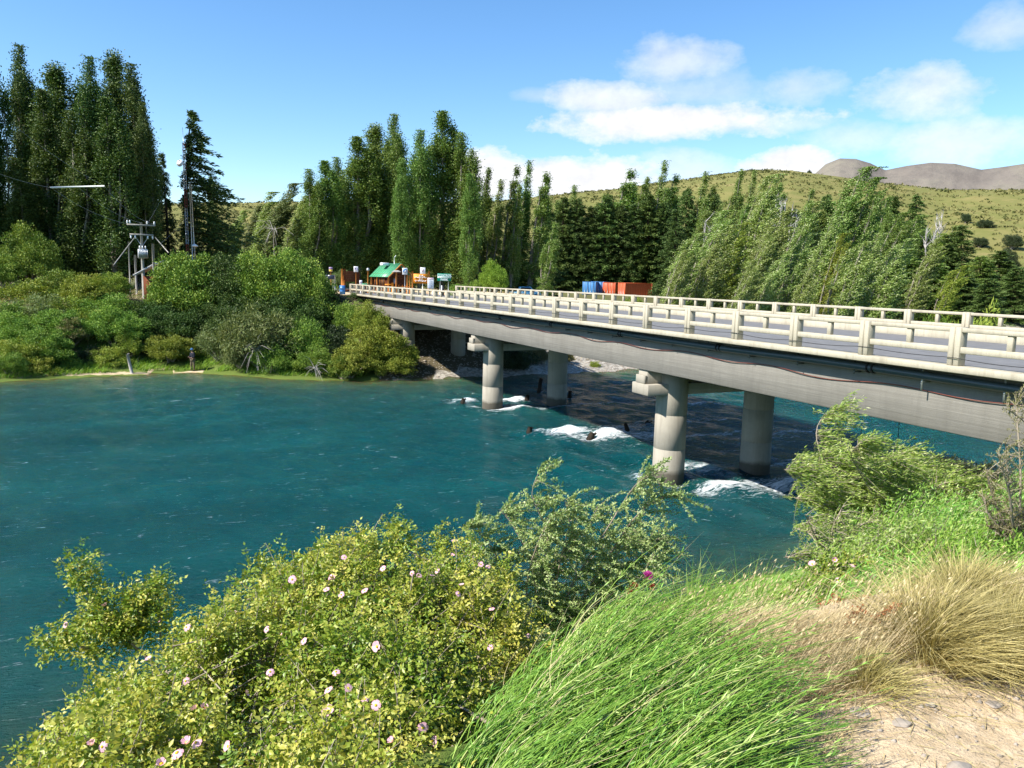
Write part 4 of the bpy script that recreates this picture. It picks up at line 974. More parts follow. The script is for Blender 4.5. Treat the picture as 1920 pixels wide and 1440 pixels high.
# poplars behind the gate
mid = [(583, 322, 96, 56), (612, 306, 98, 60), (634, 300, 104, 50), (672, 262, 100, 74), (706, 236, 104, 74), (738, 221, 102, 62), (754, 300, 96, 40), (786, 250, 98, 66), (828, 215, 100, 76), (862, 255, 98, 70), (878, 330, 94, 36)]
for i, (px, py, Y, w) in enumerate(mid):
    tree('poplar', POP[(i * 2 + i // 4) % 4], px, py, Y, w * 1.15, f'full green poplar behind the park gate, {ORD[i]} from the left of its row', 'poplars behind the park gate')
for i, (px, py, Y, w) in enumerate([(430, 398, 120, 40), (455, 390, 118, 44), (478, 365, 108, 50), (508, 348, 106, 54), (530, 372, 100, 54), (552, 350, 104, 50), (568, 400, 98, 40)]):
    tree('windblown_tree', SILV[i % 3], px, py, Y, w * 1.3, f'pale windblown tree between conifer and gate poplars, {ORD[i]} from the left', 'pale trees left of the gate poplars', mat='lf_grey' if i % 2 else 'lf_silver')
slim = [(898, 318, 108, 32), (918, 340, 106, 34), (940, 313, 110, 34), (957, 350, 104, 30), (970, 306, 112, 34), (992, 325, 108, 38), (1006, 335, 110, 34), (1020, 420, 90, 34)]
for i, (px, py, Y, w) in enumerate(slim):
    tree('slim_poplar', SPIRE[i % 3], px, py, Y, w * 1.2, f'slim pointed poplar right of the gate poplars, {ORD[i]} from the left', 'slim poplars in the middle', rot=random.uniform(-.3, .3), mat='lf_mid' if i % 2 else None)
# spires standing over the dark stand and the hill foot
sp2 = [(1140, 320, 172, 46), (1178, 345, 170, 30), (1192, 335, 176, 28), (1218, 304, 172, 34), (1232, 330, 174, 34), (1292, 326, 160, 36), (1305, 350, 165, 30), (1366, 320, 175, 26), (1386, 322, 172, 28), (1440, 345, 180, 26), (1090, 385, 170, 34), (1055, 350, 168, 30), (1165, 345, 175, 30)]
for px, py, Y, w in sp2:
    tree('slim_poplar', SPIRE[(px + py) % 3], px, py, Y, w * 1.25, 'slim poplar spire standing out of the dark stand behind the bridge', 'poplar spires over the dark stand', rot=random.uniform(-.3, .3), mat='lf_mid')
# dark stand of pines behind the containers
for i, (px, py, Y, w) in enumerate([(1025, 385, 112, 60), (1052, 370, 116, 70), (1078, 372, 120, 70), (1105, 385, 128, 76), (1130, 370, 132, 76), (1158, 385, 134, 72), (1185, 380, 136, 74), (1210, 365, 138, 76), (1238, 378, 138, 70), (1262, 390, 140, 70), (1045, 440, 106, 70), (1095, 450, 118, 74),
        (1150, 445, 126, 76), (1205, 450, 130, 76), (1250, 450, 128, 70), (890, 470, 112, 60), (960, 440, 116, 70), (1000, 450, 114, 66), (925, 460, 118, 60), (1280, 430, 150, 70), (1325, 360, 165, 66)]):
    tree('pine', PINE[i % 3], px, py, max(Y + 28, 166) if 1040 < px < 1262 else Y, w * 1.15, 'dark pine in the close stand behind the containers', 'pines of the dark stand', mat='lf_pinelight' if i % 3 == 1 else None)
for i, (px, py, Y, w) in enumerate([(700, 420, 118, 70), (650, 430, 120, 70), (600, 440, 118, 60), (760, 420, 120, 70), (820, 430, 118, 70), (860, 440, 116, 60), (540, 430, 120, 60), (500, 440, 122, 60), (440, 440, 126, 60)]):
    tree('pine', PINE[(i + 1) % 3], px, py, Y, w * 1.1, 'shaded dark pine filling the gaps behind the gate poplars', 'pines behind the gate poplars')
# windblown silver poplars behind the parapet
wb = [(1272, 440, 92, 74), (1300, 398, 96, 78), (1338, 425, 94, 70), (1345, 370, 112, 60), (1385, 335, 116, 66), (1412, 330, 112, 74), (1424, 400, 98, 80), (1468, 385, 104, 66), (1505, 380, 104, 60), (1560, 320, 100, 84), (1590, 335, 98, 70), (1528, 410, 92, 70), (1585, 455, 84, 90), (1640, 400, 118, 76), (1650, 470, 92, 80), (1690, 405, 130, 70)]
for i, (px, py, Y, w) in enumerate(wb):
    tree('windblown_poplar', SILV[i % 3], px, py, Y, w * 1.0, f'silvery windblown poplar leaning right behind the far parapet, {ORD[i]} from the left', 'windblown silver poplars', rot=random.uniform(-.35, .35), px_base=px - 14, mat=('lf_mid' if i in (3, 9, 10, 13, 15) else None))
for i, (px, py, Y, w) in enumerate([(1480, 390, 140, 70), (1530, 395, 140, 66), (1662, 368, 150, 60), (1705, 362, 150, 58), (1722, 430, 135, 70), (1762, 440, 140, 66), (1795, 420, 140, 70), (1835, 480, 130, 76), (1870, 470, 140, 70), (1905, 500, 125, 74), (1750, 490, 115, 80), (1800, 500, 112, 80), (1855, 520, 105, 80), (1700, 480, 118, 76), (1940, 480, 128, 70), (1655, 520, 110, 70), (1625, 400, 150, 60), (1980, 470, 130, 74)]):
    tree('pine', PINE[(i * 2) % 3], px, py, Y, w * 1.4, 'dark green pine at the foot of the hill on the right', 'pines at the hill foot', mat='lf_mid' if i % 3 == 1 else 'lf_pinelight')
# more of the belt that closes the view below the hill
r_ = np.random.default_rng(77)
for i, px in enumerate(np.linspace(1030, 1760, 34)):
    py = np.interp(px, [1030, 1200, 1300, 1450, 1600, 1700, 1760], [352, 345, 352, 352, 358, 395, 420]) + r_.uniform(0, 46); Y = r_.uniform(170, 200) if px < 1265 else r_.uniform(138, 185); px = px + r_.uniform(-8, 8)
    if i % 3 == 0: tree('slim_poplar', SPIRE[i % 3 - 1], px, py, Y, r_.uniform(34, 46), 'green poplar in the belt of mixed trees closing the foot of the hill', 'belt trees below the hill', mat='lf_mid', rot=r_.uniform(-.3, .3))
    elif i % 3 == 1: tree('poplar', POP[i % 4], px, py + 8, Y, r_.uniform(44, 60), 'green poplar in the belt of mixed trees closing the foot of the hill', 'belt trees below the hill', mat='lf_mid')
    else: tree('pine', PINE[i % 3], px, py, Y, r_.uniform(60, 80), 'pine in the belt of mixed trees closing the foot of the hill', 'belt pines below the hill', mat='lf_pinelight')
for i, (px, py, Y, w) in enumerate([(1255, 470, 88, 50), (1320, 440, 90, 54), (1362, 420, 104, 56), (1400, 430, 92, 56), (1448, 410, 108, 54), (1486, 440, 98, 52), (1545, 440, 90, 50), (1616, 440, 96, 60), (1665, 450, 104, 56), (1710, 450, 110, 54), (1740, 440, 118, 50), (1440, 480, 86, 54), (1375, 490, 84, 52), (1500, 490, 84, 50), (1775, 500, 100, 54)]):
    tree('windblown_poplar', SILV[(i + 1) % 3], px, py, Y, w * 1.05, 'smaller pale poplar bent by the wind among the silvery ones', 'smaller windblown poplars', rot=random.uniform(-.35, .35), px_base=px - 10, mat=('lf_bushyel' if i % 4 == 2 else None))
# dead grey trees
def dead_tree(px, py, Y, wpx, n, label):
    v = ray(px, 530); x = float(v[0] * Y / v[1]); z = gz(x, Y) - .1; h = at(px, py, Y)[2] - z; w = wpx * Y / F
    o = tag(empty('dead_tree', (x, Y, z), 0), label, 'tree')
    r = np.random.default_rng(int(px))
    for k in range(n):
        a = Acc(); xo = (k / max(n - 1, 1) - .5) * w * .75; yo = r.uniform(-.8, .8); hh = h * r.uniform(.8, 1.0); zz = np.linspace(0, hh, 9)
        ax = np.stack([xo * (.5 + .5 * zz / hh) + .12 * np.sin(zz), yo + 0 * zz, zz], 1); a.tube(ax, .16 * (1 - .9 * zz / hh), 6)
        for i in range(46):
            b = r.uniform(.25, .98) * hh; p = np.array([np.interp(b, zz, ax[:, 0]), yo, b]); d = np.array([r.normal() * .35 + .12, r.normal() * .35, 1.0]); L_ = r.uniform(.7, 2.0)
            a.tube([p, p + d * L_ * .5 + [r.normal() * .1, 0, 0], p + d * L_], [.05, .035, .012], 4)
        a.build('stem', M['deadtwig'], o)
dead_tree(1470, 372, 125, 42, 4, 'group of dead silver grey poplar stems behind the windblown trees'); dead_tree(1438, 366, 130, 16, 2, 'thin pair of dead grey stems left of the larger dead group')
dead_tree(1746, 388, 125, 34, 4, 'dead silver grey poplar stems among the pines on the right'); dead_tree(1320, 400, 140, 14, 2, 'thin dead grey stems in the dark stand behind the first windblown tree')

# ------------------------------------------------------------------ shrubs of the far bank (4 m wide, 3 m tall before scaling)
def proto_bush(seed, n=70, per=130, leaf=.15, asp=.7, updir=.3, wind=0.0, spread=1.0, stems=10):
    r = np.random.default_rng(seed); cr = Acc(); st = Acc(); P = []; A = []; Cc = []
    nl = r.integers(3, 6); lob = [(0, 0, 1.0)] + [(r.uniform(-.9, .9), r.uniform(-.7, .7), r.uniform(.6, .9)) for _ in range(nl)]
    for i in range(n):
        lx, ly, ls = lob[i % len(lob)]
        d = r.normal(size=3); d[2] = abs(d[2]) * .9 - .25; d /= np.linalg.norm(d)
        rad = r.uniform(.55, 1.0) ** .6
        c = np.array([lx + d[0] * 1.35 * ls * rad, ly + d[1] * 1.35 * ls * rad, max(.25, (1.15 + d[2] * 1.55 * rad) * ls + (1 - ls) * .2)])
        m_ = int(per * r.uniform(.6, 1.4)); sz = r.uniform(.20, .38) * spread
        q_ = r.normal(size=(m_, 3)); q_ /= np.linalg.norm(q_, axis=1)[:, None]; q_ *= r.uniform(.35, 1.15, m_)[:, None]
        pts = c + q_ * sz * np.array([1.15, 1.15, .85])
        P.append(pts); a_ = q_ * .8 + r.normal(size=(m_, 3)) * .5 + np.array([wind * 1.3, 0, updir]); A.append(a_); Cc.append(np.clip(r.uniform(0, 1, m_) * .75 + r.uniform(0, .3), 0, 1))
        if i < stems: st.tube([(lx * .3, ly * .3, 0), (c[0] * .55, c[1] * .55, c[2] * .55), tuple(c)], [.06, .04, .015], 5)
    P = np.concatenate(P); A = np.concatenate(A); Cc = np.concatenate(Cc)
    P[:, 2] = np.maximum(P[:, 2], .03)
    leafquads(cr, P, A, leaf * r.uniform(.6, 1.35, len(P)), leaf * asp * r.uniform(.6, 1.2, len(P)), Cc)
    return st.mesh('stem', M['twig']), cr.mesh('foliage', M['lf_bush'])
BIG = [proto_bush(61, 150, 230, .080), proto_bush(62, 170, 210, .080), proto_bush(63, 140, 230, .086)]
MIDB = [proto_bush(64, 80, 210, .095), proto_bush(65, 90, 190, .095, spread=1.15), proto_bush(66, 70, 210, .10)]
WILL = [proto_bush(67, 110, 120, .17, .28, .2, .5, 1.25, 24), proto_bush(68, 110, 120, .16, .28, .3, .3, 1.3, 24)]
def bush(px, pytop, wpx, Y, kind, mat, label, group=None, name='bush', dz=0.0, depth=1.0):
    st, cr = kind
    v = ray(px, 560); x = float(v[0] * Y / v[1]); z = gz(x, Y) - .08 + dz
    zt_ = at(px, pytop, Y)[2]; w = wpx * Y / F; h = max(zt_ - z, w * .56); z = zt_ - h
    o = tag(empty(name, (x, Y, z), random.uniform(-.6, .6)), label, 'bush', group)
    s = (w / 3.9, w / 3.9 * depth, max(h, .5) / 2.75)
    link('stem', st, o, scale=s); c = link('foliage', cr, o, scale=s); c.material_slots[0].link = 'OBJECT'; c.material_slots[0].material = M[mat]
    return o
bush(55, 420, 125, 76, BIG[0], 'lf_bush', 'tall rounded bush below the left poplars, near the left edge'); bush(8, 470, 80, 74, MIDB[0], 'lf_bush', 'bush cut by the left edge, in front of the dark poplars')
for px, py, w, Y, k, mt, lb in [
    (40, 512, 130, 69, MIDB[1], 'lf_bushyel', 'yellowish low bush on the upper slope at the left edge'), (115, 500, 110, 71, MIDB[2], 'lf_bush', 'green low bush on the upper slope right of the yellowish one'),
    (165, 508, 100, 70, MIDB[0], 'lf_bushyel', 'yellow flecked bush on the upper slope, third from the left'), (205, 502, 76, 71, MIDB[1], 'lf_bushyel', 'yellow flecked bush just left of the white shed roof'),
    (75, 545, 120, 66, MIDB[0], 'lf_grey', 'dull grey green bush halfway up the left slope'), (140, 550, 110, 66.5, MIDB[2], 'lf_bushyel', 'yellow green bush halfway up the slope, middle one'),
    (200, 540, 110, 67, MIDB[1], 'lf_bush', 'dark green bush halfway up the slope above the leaning post'), (10, 560, 100, 63, MIDB[2], 'lf_bush', 'green bush at the left edge halfway down the slope'),
    (35, 620, 110, 58, BIG[1], 'lf_bushyel', 'big bright bush above the water at the left edge'), (82, 612, 95, 59, BIG[2], 'lf_bush', 'big green bush above the shore, second from the left edge'),
    (130, 590, 70, 62, MIDB[0], 'lf_olive', 'brownish withered bush on the slope left of the tall round one'), (160, 600, 60, 64, MIDB[1], 'lf_shadedark', 'small dark bush beside the withered one'),
    (205, 572, 112, 63.5, BIG[0], 'lf_bush', 'tall round bush directly left of the leaning post'), (235, 615, 60, 62.5, MIDB[2], 'lf_bushyel', 'bright bush just behind the leaning post'),
    (255, 560, 80, 68, MIDB[0], 'lf_shadedark', 'bush in the hollow below the shed roof'), (312, 616, 90, 63.2, BIG[1], 'lf_bushyel', 'round bright bush on the shore between leaning post and angler'),
    (355, 462, 140, 70, BIG[2], 'lf_bush', 'large dark green dome bush below the radio mast'), (322, 500, 60, 69, BIG[0], 'lf_bush', 'dark bush touching the left side of the large dome'),
    (350, 560, 120, 67, BIG[1], 'lf_shadedark', 'dark lower part bush beneath the large dome, above the angler'), (430, 478, 130, 70, BIG[0], 'lf_shadedark', 'green bush between the two largest dome bushes'),
    (515, 440, 165, 70, BIG[1], 'lf_bush', 'largest bright green dome bush, tallest on the far bank'), (575, 490, 110, 68, BIG[2], 'lf_bush', 'green bush on the right flank of the tallest dome'),
    (545, 545, 120, 66, BIG[0], 'lf_shadedark', 'bush coloured dark for shade below the tallest dome'), (460, 545, 120, 65.5, MIDB[1], 'lf_shadedark', 'shaded bush in the middle below the dome bushes'),
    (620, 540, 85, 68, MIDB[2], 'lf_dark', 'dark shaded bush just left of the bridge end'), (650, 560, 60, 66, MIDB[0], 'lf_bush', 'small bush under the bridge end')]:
    bush(px, py, w * 1.2, Y, k, mt, lb)
for px, py, w, Y, k, mt, lb in [
    (20, 585, 120, 60.5, BIG[0], 'lf_bush', 'bush between the edge bushes, partly hidden behind the bright one'), (110, 575, 110, 62.5, BIG[2], 'lf_bush', 'full green bush above the second shore bush'),
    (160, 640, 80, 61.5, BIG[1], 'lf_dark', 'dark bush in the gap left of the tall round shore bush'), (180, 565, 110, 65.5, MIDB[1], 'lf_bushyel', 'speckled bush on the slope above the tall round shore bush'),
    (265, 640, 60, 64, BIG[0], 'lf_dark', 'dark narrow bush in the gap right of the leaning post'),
    (275, 585, 90, 66, BIG[1], 'lf_shadedark', 'bush above the gap right of the leaning post'), (390, 520, 120, 69.5, BIG[2], 'lf_bush', 'bush filling the dip right of the large dark dome'),
    (400, 570, 110, 66.5, BIG[0], 'lf_shadedark', 'bush coloured dark for shade above the thin pale willow'), (60, 665, 90, 57.2, MIDB[0], 'lf_bushyel', 'low bright bush at the shore left, in front of the big ones'),
    (110, 655, 80, 59, MIDB[2], 'lf_bush', 'low bush on the shore right of the big second bush'), (10, 655, 70, 55.5, MIDB[1], 'lf_bush', 'low bush on the shore cut by the left edge'),
    (200, 645, 90, 61.2, MIDB[0], 'lf_bushyel', 'bright skirt bush at the foot of the tall round shore bush'), (480, 500, 110, 69, BIG[1], 'lf_bush', 'rounded bush on the left flank of the tallest dome'),
    (550, 470, 120, 69.5, BIG[0], 'lf_bush', 'leafy bush merging with the right shoulder of the tallest dome'), (600, 525, 80, 68.5, BIG[2], 'lf_bush', 'bush stepping down from the tallest dome to the bridge'),
    (540, 600, 110, 63, BIG[1], 'lf_shadedark', 'bush coloured dark for shade behind the dead twigs at the water'), (640, 660, 80, 58.8, MIDB[2], 'lf_bush', 'low leafy bush at the waterline in the middle'),
    (720, 650, 100, 60, BIG[0], 'lf_bushyel', 'bright bush low on the bank below the wide one'), (300, 560, 100, 67.5, BIG[2], 'lf_shadedark', 'bush left below the large dark dome')]:
    bush(px, py, w * 1.1, Y, k, mt, lb)
for px, py, w, Y, k, mt, lb in [
    (490, 562, 150, 61.5, WILL[0], 'lf_grey', 'large grey green willow over the water with silvery dead twigs'), (410, 600, 100, 63.5, WILL[1], 'lf_grey', 'thin pale willow beside the angler'),
    (450, 640, 80, 61.5, WILL[0], 'lf_grey', 'low willow at the water between angler and large willow'), (505, 640, 90, 60, WILL[1], 'lf_bush', 'leafy willow hanging to the water below the large grey one'),
    (575, 590, 90, 61.5, WILL[1], 'lf_bush', 'green willow right of the large grey one'), (590, 645, 90, 59.8, MIDB[1], 'lf_bush', 'low bush at the water right of the willows'),
    (655, 640, 100, 59.3, MIDB[0], 'lf_bushyel', 'yellow green bush at the waterline left of the bridge bank'), (690, 565, 90, 64, BIG[0], 'lf_bushyel', 'bright bush right under the far end of the parapet'),
    (700, 605, 130, 61.2, BIG[2], 'lf_bushyel', 'wide bright yellow green bush on the bank beside the bridge'), (750, 625, 80, 61.6, MIDB[2], 'lf_bushyel', 'small bright bush nearest the dark space under the bridge'),
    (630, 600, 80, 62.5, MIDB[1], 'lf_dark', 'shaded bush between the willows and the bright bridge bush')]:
    bush(px, py, w, Y, k, mt, lb)
for px, py, w, Y, k, mt, lb in [
    (922, 488, 66, 84, BIG[0], 'lf_bright', 'round bright green bush standing alone behind the parapet'), (893, 522, 40, 85, MIDB[0], 'lf_bush', 'low green bush left of the round bright one'),
    (1185, 548, 60, 92, MIDB[1], 'lf_bushyel', 'low yellowish bush before the red containers'), (1135, 558, 50, 90, MIDB[2], 'lf_bright', 'low bright bush before the blue containers'),
    (1840, 560, 150, 62, WILL[0], 'lf_bushyel', 'wide yellow green windblown willow behind the far parapet at the right'), (1770, 585, 90, 60, WILL[1], 'lf_bush', 'low green willow left of the wide yellow green one'),
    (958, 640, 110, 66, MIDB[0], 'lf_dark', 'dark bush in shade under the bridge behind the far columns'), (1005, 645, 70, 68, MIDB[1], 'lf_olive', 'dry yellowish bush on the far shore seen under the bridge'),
    (1066, 655, 34, 70, MIDB[2], 'lf_olive', 'tan tuft bush on the gravel beach right of the far shaded column'), (1118, 676, 28, 70, MIDB[0], 'lf_bushyel', 'small green tuft on the gravel beach'),
    (640, 500, 50, 92, MIDB[1], 'lf_grey', 'grey green bush behind the dark board by the road'), (860, 530, 60, 80, MIDB[2], 'lf_bush', 'low bush behind the green road sign'),
    (640, 552, 46, 73, MIDB[0], 'lf_bushyel', 'small yellowish bush at the foot of the last parapet post'), (668, 566, 46, 71, MIDB[1], 'lf_bush', 'small bush under the deck edge at the far bridge end'), (664, 549, 60, 72.5, BIG[0], 'lf_shadedark', 'dark bush hugging the end of the near parapet'), (600, 535, 60, 76, MIDB[2], 'lf_bushyel', 'low bush on the verge left of the bridge end')]:
    bush(px, py, w, Y, k, mt, lb)
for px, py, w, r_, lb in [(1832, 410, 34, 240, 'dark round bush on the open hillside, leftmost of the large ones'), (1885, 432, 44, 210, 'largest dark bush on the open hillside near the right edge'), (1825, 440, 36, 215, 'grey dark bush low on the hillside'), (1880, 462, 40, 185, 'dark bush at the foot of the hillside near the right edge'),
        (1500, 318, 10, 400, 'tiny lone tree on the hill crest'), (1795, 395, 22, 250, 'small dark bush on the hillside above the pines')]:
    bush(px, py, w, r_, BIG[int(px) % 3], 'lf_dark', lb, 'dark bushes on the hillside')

# dead silver twigs in the willow by the water
def twig_fan(px, py, Y, n, L_, label):
    p = at(px, py, Y); a = Acc(); r = np.random.default_rng(int(px))
    for i in range(n):
        d = np.array([r.normal() * .7 + .3, r.normal() * .4 - .5, r.normal() * .8 - .1]); d /= np.linalg.norm(d); l = L_ * r.uniform(.5, 1.2)
        a.tube([(0, 0, 0), d * l * .5 + [0, 0, .12 * l], d * l + [0, 0, -.15 * l]], [.018, .014, .006], 4)
    a.tube([(0, 0, 0), (0, .6, -max(p[2] - gz(p[0], p[1] + .6), .2))], .04, 5)
    tag(a.build('dead_branch', M['deadtwig'], loc=tuple(p)), label, 'branch')
twig_fan(478, 655, 59.6, 20, 1.7, 'fan of silvery dead twigs in the large grey willow'); twig_fan(590, 690, 58.6, 16, 1.2, 'bleached dead twigs at the water under the willows'); twig_fan(512, 430, 84, 14, 2.5, 'bare pale branch showing above the tallest dome bush')

# ------------------------------------------------------------------ ground cover that nobody could count
def scatter(n, u0, u1, f, seed):
    r = np.random.default_rng(seed); return r, r.uniform(u0, u1, n)
def build_covers():
    # grass strip along the far shore
    r, u = scatter(16000, -42, 14, None, 1); tf = np.interp(u, TF[:, 0], TF[:, 1]); t = tf + .7 + r.uniform(0, 1, len(u)) ** 1.3 * 5.5
    P = np.stack([u * NV[0] + t * DV[0], u * NV[1] + t * DV[1]], 1); z = ground_z(P[:, 0], P[:, 1]); keep = vnoise(P[:, 0], P[:, 1], 1.1, 5) > -.25; P = np.column_stack([P, z])[keep]; n = len(P)
    a = Acc(); blades(a, P, np.column_stack([r.normal(.3, .3, n), r.normal(0, .3, n), np.ones(n)]), r.uniform(.25, .6, n), .05, np.column_stack([r.normal(.3, .2, n), 0 * z[keep], -.2 + 0 * z[keep]]), r.uniform(0, 1, n), 3)
    tag(a.build('shore_grass', M['lf_bright']), kind='stuff', label='short green grass along the far shore')
    # rough grass and scrub on the slope behind and round the gate
    r, x = scatter(26000, -46, 60, None, 2); y = r.uniform(58, 104, len(x)); u = x * NV[0] + y * NV[1]; t = x * DV[0] + y * DV[1]; d = t - np.interp(u, TF[:, 0], TF[:, 1])
    ok = (d > 3) & ~((u > 15) & (u < 29.5) & (d < 24)) & ((np.abs(u - 22) > 6.5) | (d < 0)) & (vnoise(x, y, .35, 6) > -.15); P = np.column_stack([x, y, ground_z(x, y)])[ok]; n = len(P)
    a = Acc(); blades(a, P, np.column_stack([r.normal(.3, .4, n), r.normal(0, .4, n), np.ones(n)]), r.uniform(.2, .55, n), .06, np.column_stack([r.normal(.3, .2, n), r.normal(0, .1, n), -.2 * np.ones(n)]), r.uniform(0, 1, n), 3)
    tag(a.build('rough_grass', M['straw']), kind='stuff', label='dry rough grass behind the far bank')
    # tufts of the steppe on the hill
    r = np.random.default_rng(3); n = 28000; az = np.radians(r.uniform(-34, 42, n)); rr = 165 + 300 * r.uniform(0, 1, n) ** .8
    x = rr * np.sin(az); y = rr * np.cos(az); ok = vnoise(x, y, .045, 12) + .8 * vnoise(x, y, .13, 15) + .5 * vnoise(x, y, .3, 13) > r.normal(-.1, .35, n); x, y = x[ok], y[ok]; n = len(x); z = ground_z(x, y); sz = r.uniform(.25, .9, n) * (1 + .6 * (r.uniform(0, 1, n) > .93))
    k = 8; C = np.repeat(np.column_stack([x, y, z]), k, 0); S = np.repeat(sz, k); dd = rdir(n * k, .8)
    a = Acc(); leafquads(a, C + dd * S[:, None] * .35 * np.array([1.2, 1.2, .5]), dd, S * .9, S * .6, np.repeat(r.uniform(0, 1, n), k) * .7 + .3 * r.uniform(0, 1, n * k))
    tag(a.build('hill_scrub', M['lf_scrub']), kind='stuff', label='low tussocks and scrub over the dry hillside')
    # stones of the gravel beach under and beyond the bridge
    r = np.random.default_rng(4); n = 6500; u = r.uniform(15, 62, n); d = r.uniform(-.6, 9, n) ** 1.0; t = np.interp(u, TF[:, 0], TF[:, 1]) + d; x = u * NV[0] + t * DV[0]; y = u * NV[1] + t * DV[1]; z = ground_z(x, y)
    ico = np.array([(1, 0, 0), (-1, 0, 0), (0, 1, 0), (0, -1, 0), (0, 0, 1), (0, 0, -1)], float); fi = np.array([(0, 2, 4), (2, 1, 4), (1, 3, 4), (3, 0, 4), (2, 0, 5), (1, 2, 5), (3, 1, 5), (0, 3, 5)])
    s = r.uniform(.035, .11, n) * (1 + (r.uniform(0, 1, n) > .96) * 1.2); an = r.uniform(0, 6.28, n)
    V = ico[None] * (s[:, None, None] * np.array([1.2, .9, .6])) * r.uniform(.7, 1.2, (n, 6, 1)); ca, sa = np.cos(an)[:, None], np.sin(an)[:, None]
    V = np.stack([V[..., 0] * ca - V[..., 1] * sa, V[..., 0] * sa + V[..., 1] * ca, V[..., 2]], -1) + np.column_stack([x, y, z])[:, None]
    a = Acc(); a.add(V.reshape(-1, 3), (fi[None] + np.arange(n)[:, None, None] * 6).reshape(-1, 3)); tag(a.build('beach_stones', M['stone']), kind='stuff', label='pale stones of the gravel beach')
    # pebbles and straw litter on the sandy path
    r = np.random.default_rng(6); n = 2200; x = r.uniform(.6, 2.7, n); y = r.uniform(1.6, 3.6, n); z = ground_z(x, y); s = .003 + .013 * r.uniform(0, 1, n) ** 4
    V = ico[None] * (s[:, None, None] * np.array([1.2, .9, .7])) * r.uniform(.7, 1.2, (n, 6, 1)) + np.column_stack([x, y, z])[:, None]
    a = Acc(); a.add(V.reshape(-1, 3), (fi[None] + np.arange(n)[:, None, None] * 6).reshape(-1, 3)); tag(a.build('pebbles', M['stone'], smooth=False), kind='stuff', label='small pebbles on the sandy path')
    n = 1500; x = r.uniform(.6, 2.7, n); y = r.uniform(1.6, 3.5, n); z = ground_z(x, y) + .006; th = r.uniform(0, 6.28, n)
    a = Acc(); blades(a, np.column_stack([x, y, z]), np.column_stack([np.cos(th), np.sin(th), r.uniform(0, .25, n)]), r.uniform(.03, .14, n), .003, np.column_stack([0 * x, 0 * x, -.12 + 0 * x]), r.uniform(0, .8, n), 3)
    tag(a.build('straw_litter', M['straw']), kind='stuff', label='broken dry straw lying on the sandy path')
    # undergrowth down the near bank
    r = np.random.default_rng(8); n = 60000; x = r.uniform(-9, 14, n); y = r.uniform(3.6, 20, n); u = x * NV[0] + y * NV[1]; t = x * DV[0] + y * DV[1]; s_ = np.interp(u, TN[:, 0], TN[:, 1]) - t
    ok = (s_ > .25) & (vnoise(x, y, 1.3, 14) > -.3) & ~((x > .5) & (y < 3.6 + 0 * x)); P = np.column_stack([x, y, ground_z(x, y)])[ok]; n = len(P)
    a = Acc(); blades(a, P, np.column_stack([r.normal(.4, .3, n), r.normal(0, .3, n), np.ones(n)]), r.uniform(.12, .42, n), .007, np.column_stack([r.normal(.5, .2, n), r.normal(.05, .1, n), -.25 * np.ones(n)]), r.uniform(0, 1, n), 4)
    tag(a.build('bank_grass', M['lf_broom']), kind='stuff', label='green grass and herbs covering the near bank')
build_covers()

# ------------------------------------------------------------------ near bank plants
def in_poly(x, y, poly):
    p = np.array(poly); ins = np.zeros(len(x), bool); n = len(p)
    for i in range(n):
        x0, y0 = p[i]; x1, y1 = p[(i + 1) % n]; c = ((y0 > y) != (y1 > y)) & (x < (x1 - x0) * (y - y0) / (y1 - y0 + 1e-12) + x0); ins ^= c
    return ins
def edge_dist(x, y, poly):
    p = np.array(poly); d = np.full(len(x), 9.0); n = len(p)
    for i in range(n):
        a = p[i]; b = p[(i + 1) % n]; ab = b - a; k = np.clip(((x - a[0]) * ab[0] + (y - a[1]) * ab[1]) / (ab @ ab), 0, 1); d = np.minimum(d, np.hypot(x - a[0] - k * ab[0], y - a[1] - k * ab[1]))
    return d
def sample_poly(poly, n, r):
    p = np.array(poly); out = np.zeros((0, 2))
    while len(out) < n:
        q_ = r.uniform(p.min(0), p.max(0), (n * 2, 2)); out = np.concatenate([out, q_[in_poly(q_[:, 0], q_[:, 1], poly)]])
    return out[:n]
def pinnate(acc, B, D, r, nl, leaflet, tone):
    """compound leaves: B bases, D directions, nl leaflet pairs plus a tip leaflet"""
    n = len(B); D = D / np.linalg.norm(D, axis=1)[:, None]; S = np.cross(D, r.normal(size=(n, 3)) * .5 + np.array([0, 0, 1.0])); S /= np.linalg.norm(S, axis=1)[:, None]
    U = np.cross(S, D); Ln = leaflet * (nl + .6) * .85
    P = []; A = []; C = []; X = []
    for k in range(nl):
        f = (k + .55) / (nl + .6)
        for s in (-1, 1):
            P.append(B + D * (Ln * f)[:, None] - U * (Ln * f * f * .35)[:, None]); A.append(S * s + D * .45 + r.normal(size=(n, 3)) * .22 - U * .15); C.append(tone + r.normal(0, .08, n)); X.append(U + r.normal(size=(n, 3)) * .35)
    P.append(B + D * Ln[:, None] - U * (Ln * .35)[:, None]); A.append(D - U * .5 + r.normal(size=(n, 3)) * .2); C.append(tone + .05); X.append(U + r.normal(size=(n, 3)) * .35)
    P = np.concatenate(P); A = np.concatenate(A); m_ = 2 * nl + 1; L_ = np.tile(leaflet, m_) * r.uniform(.75, 1.2, len(P))
    # leafquads builds the blade across (A x X): pass X so that blades face roughly upward
    leafquads(acc, P, A, L_, L_ * .62, np.clip(np.concatenate(C), 0, 1), .22, np.concatenate(X))
